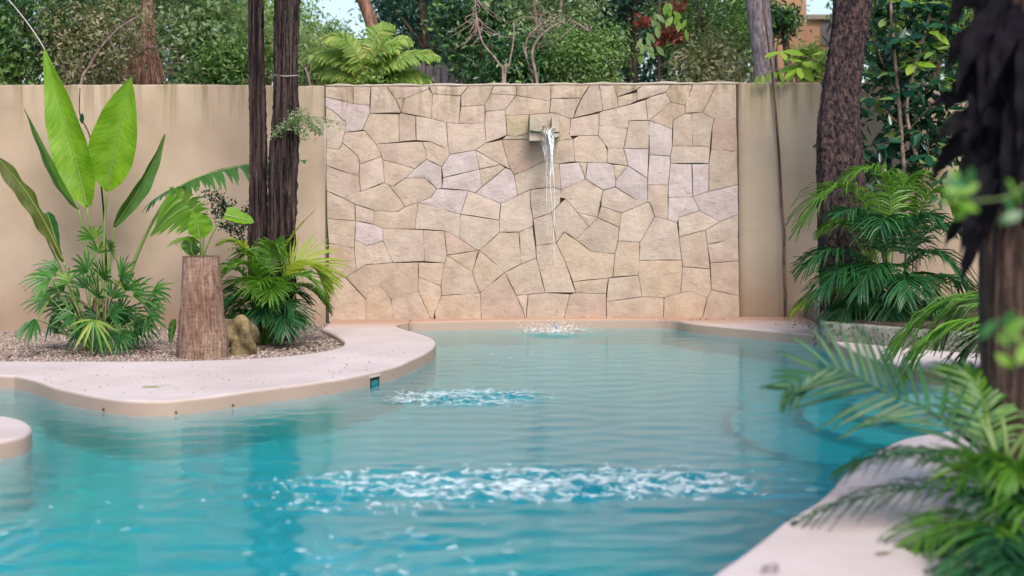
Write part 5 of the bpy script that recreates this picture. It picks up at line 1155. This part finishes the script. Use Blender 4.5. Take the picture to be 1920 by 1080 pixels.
# leaning pinkish limb
y_ = 19; lb = np.array([at(760, 150, y_)[0], y_, GZ]); lt = thing('leaning_tree', 'leaning pinkish brown trunk above the feathery lime tree', 'tree', lb, 'trees and bushes behind the wall')
stem(lt, [lb, at(735, 110, y_), at(700, 40, y_), at(655, -60, y_)], .10, .08, M['barkrust'], 'trunk', 12, 30); crown('crown', lt, [(at(610, -260, y_), (.9, .9, .5))], LEAF['mid'], 50, 26, .3, .09, 1201)
# grey trunk
y_ = 15.0; cb = np.array([at(1432, 200, y_)[0], y_, GZ]); gt = thing('grey_trunk_tree', 'pale grey mottled trunk standing just behind the right wall', 'tree', cb, 'trees and bushes behind the wall')
trunk_px(gt, [(560, 1410, 1475), (160, 1413, 1456), (100, 1409, 1454), (50, 1402, 1450), (0, 1394, 1444)], y_, 0, M['barkgrey'], 40, 6, .06, 25, (at(1370, -350, y_), .10)); crown('crown', gt, [(at(1360, -450, y_), (1.3, 1.3, .6))], LEAF['mid'], 70, 26, .3, .10, 1202)
# bare shoots above the stone panel
for lab, P in (('pale bare forked shoot above the stone panel', [(944, 175), (935, 120), (905, 80), (893, 30), (890, -20)]), ('bare brown twig right of the pale forked shoot', [(946, 175), (955, 120), (962, 80), (964, 40)])):
    y_ = 14.6; b0 = np.array([at(P[0][0], 300, y_)[0], y_, GZ]); o = thing('bare_shoot', lab, 'shoot', b0, 'trees and bushes behind the wall'); stem(o, [b0] + [at(a, b, y_) for a, b in P], .016, .006, M['twig'], 'stem', 7, 40)
    if 'forked' in lab:
        stem(o, [at(914, 90, y_), at(918, 75, y_), at(921, 60, y_)], .005, .003, M['twig'], 'twig', 5)
        for k in range(9): a = g.uniform(-10, 60); stem(o, [at(893, a, y_), at(893 + g.normal(0, 20), a + 12, y_), at(893 + g.normal(-6, 34), a + g.uniform(15, 55), y_)], .007, .003, M['twig'], 'twig', 5)
    else:
        for k in range(10): put_leaf(o, LL[k % 2], at(962 + g.normal(0, 9), 40 + g.normal(0, 4), y_), g.normal(0, 1, 3) - UP * .3, np.array([0, -1, .6]), .08)
        for k in range(10): stem(o, [at(985 + g.normal(0, 10), 40, y_ + .8), at(985 + g.normal(0, 14), 70, y_ + .8), at(975 + g.normal(0, 24), 100, y_ + .8)], .010, .004, M['twig'], 'twig', 5)
# red leaved branch with lime leaves
y_ = 16.0; b0 = np.array([at(1240, 300, y_)[0], y_, GZ]); o = thing('red_leaved_tree', 'slim tree with red leaf clusters and hanging lime leaves', 'tree', b0, 'trees and bushes behind the wall')
stem(o, [b0, at(1236, 120, y_), at(1232, 60, y_), at(1240, -40, y_)], .03, .012, M['barkbrown'], 'trunk', 8, 24); stem(o, [at(1233, 80, y_), at(1250, 65, y_), at(1280, 70, y_)], .012, .005, M['barkbrown'], 'limb', 6)
pts = np.concatenate([np.array([at(px, py, y_ - .1) for px, py in zip(g.normal(a, s, n_), g.normal(b, s * .6, n_))]) for a, b, s, n_ in ((1255, 66, 14, 130), (1272, 70, 9, 70), (1210, 42, 9, 70), (1236, 82, 7, 40), (1270, 12, 12, 50))]); pts[:, 1] += g.normal(0, .08, len(pts))
Vv, Ff, t = leaf_cloud(pts, .075, 1300, .45, .4); mk('red_leaves', Vv, Ff, M['red'], o, tint=t, kind='stuff')
for k in range(30):
    a, b = [(1250, 12), (1265, 28), (1275, 42), (1225, 30), (1212, 68), (1218, 88), (1204, 85), (1232, 45)][k % 8]; put_leaf(o, LL[k % 2] if k % 8 < 3 else GL[3], at(a + g.normal(0, 7), b + g.normal(0, 6), y_ - .3), np.array([g.normal(0, .4), -.3, -1]), np.array([g.normal(0, .4), -1, .3]), g.uniform(.10, .15))
# plank fence glimpsed between the trees
y_ = 19.5; x0 = at(770, 100, y_)[0]; fo = thing('plank_fence', 'purplish grey plank fence glimpsed between the trees', 'fence', ((x0 + .3), y_, GZ), None)
zt = at(800, 118, y_)[2]
for k in range(9):
    V_, F_ = box(x0 + k * .105, x0 + k * .105 + .092, y_ + (k % 2) * .02, y_ + .03 + (k % 2) * .02, GZ - .02, zt + g.normal(0, .02)); mk('plank', V_, F_, M['planks'], fo, smooth=False)
V_, F_ = box(x0 - .02, x0 + .96, y_ + .055, y_ + .09, zt - .35, zt - .25); mk('rail', V_, F_, M['planks'], fo, smooth=False)
# orange rendered house far behind, right of the grey trunk
y_ = 29.0; xa, xb = at(1452, 0, y_)[0], at(1560, 0, y_)[0]; zt = at(1500, -60, y_)[2]; ho = thing('orange_house', 'orange rendered house corner glimpsed right of the grey trunk', 'house', ((xa + xb) / 2, y_ + 1.5, GZ))
xm = at(1512, 0, y_)[0]; zl = at(1500, 34, y_)[2]
V_, F_ = box(xa, xm, y_, y_ + 3, GZ - .05, zt); mk('wall', V_, F_, M['thatch'], ho, smooth=False)
V_, F_ = box(xm + .004, xb, y_ + .3, y_ + 3, GZ - .05, zl); mk('wall', V_, F_, M['thatch'], ho, smooth=False)
V_, F_ = box(xm + .004, xb + .1, y_ + .2, y_ + 3.1, zl + .003, zl + .10); mk('roof', V_, F_, M['coping'], ho, smooth=False)
V_, F_ = box(xa - .1, xm + .1, y_ - .1, y_ + 3.1, zt + .003, zt + .12); mk('roof', V_, F_, M['coping'], ho, smooth=False)
V_, F_ = box(xm + .35, xm + .80, y_ + .27, y_ + .298, at(1500, 60, y_)[2] - .25, at(1500, 36, y_)[2]); wo = mk('window', V_, F_, M['planks'], ho, smooth=False)
# rope strung across the top left corner
V_, F_ = tube(bez([at(-40, -60, 15.0), at(60, 40, 15.0), at(98, 104, 15.0), at(104, 150, 15.0)], 40), .006, 5); tag(mk('rope', V_, F_, M['wire']), 'thin pale rope slanting down at the top left corner', 'rope')
# dark climber on the left wall behind the paddle leaves
vl = thing('wall_twig', 'thin dark twig leaning on the left wall between the paddle leaves', 'twig', np.array([at(200, 600, 12.95)[0], 12.95, hz])); q0 = WL[vl.name]
stem(vl, [q0, at(200, 520, 12.95), at(190, 350, 13.0), at(168, 255, 13.1), at(150, 215, 13.2), at(150, 165, 13.25)], .010, .004, M['barkdark'], 'stem', 6, 40)
put_leaf(vl, GL[0], at(154, 212, 13.1), np.array([0, -.2, -1]), np.array([0, -1, .2]), .10)
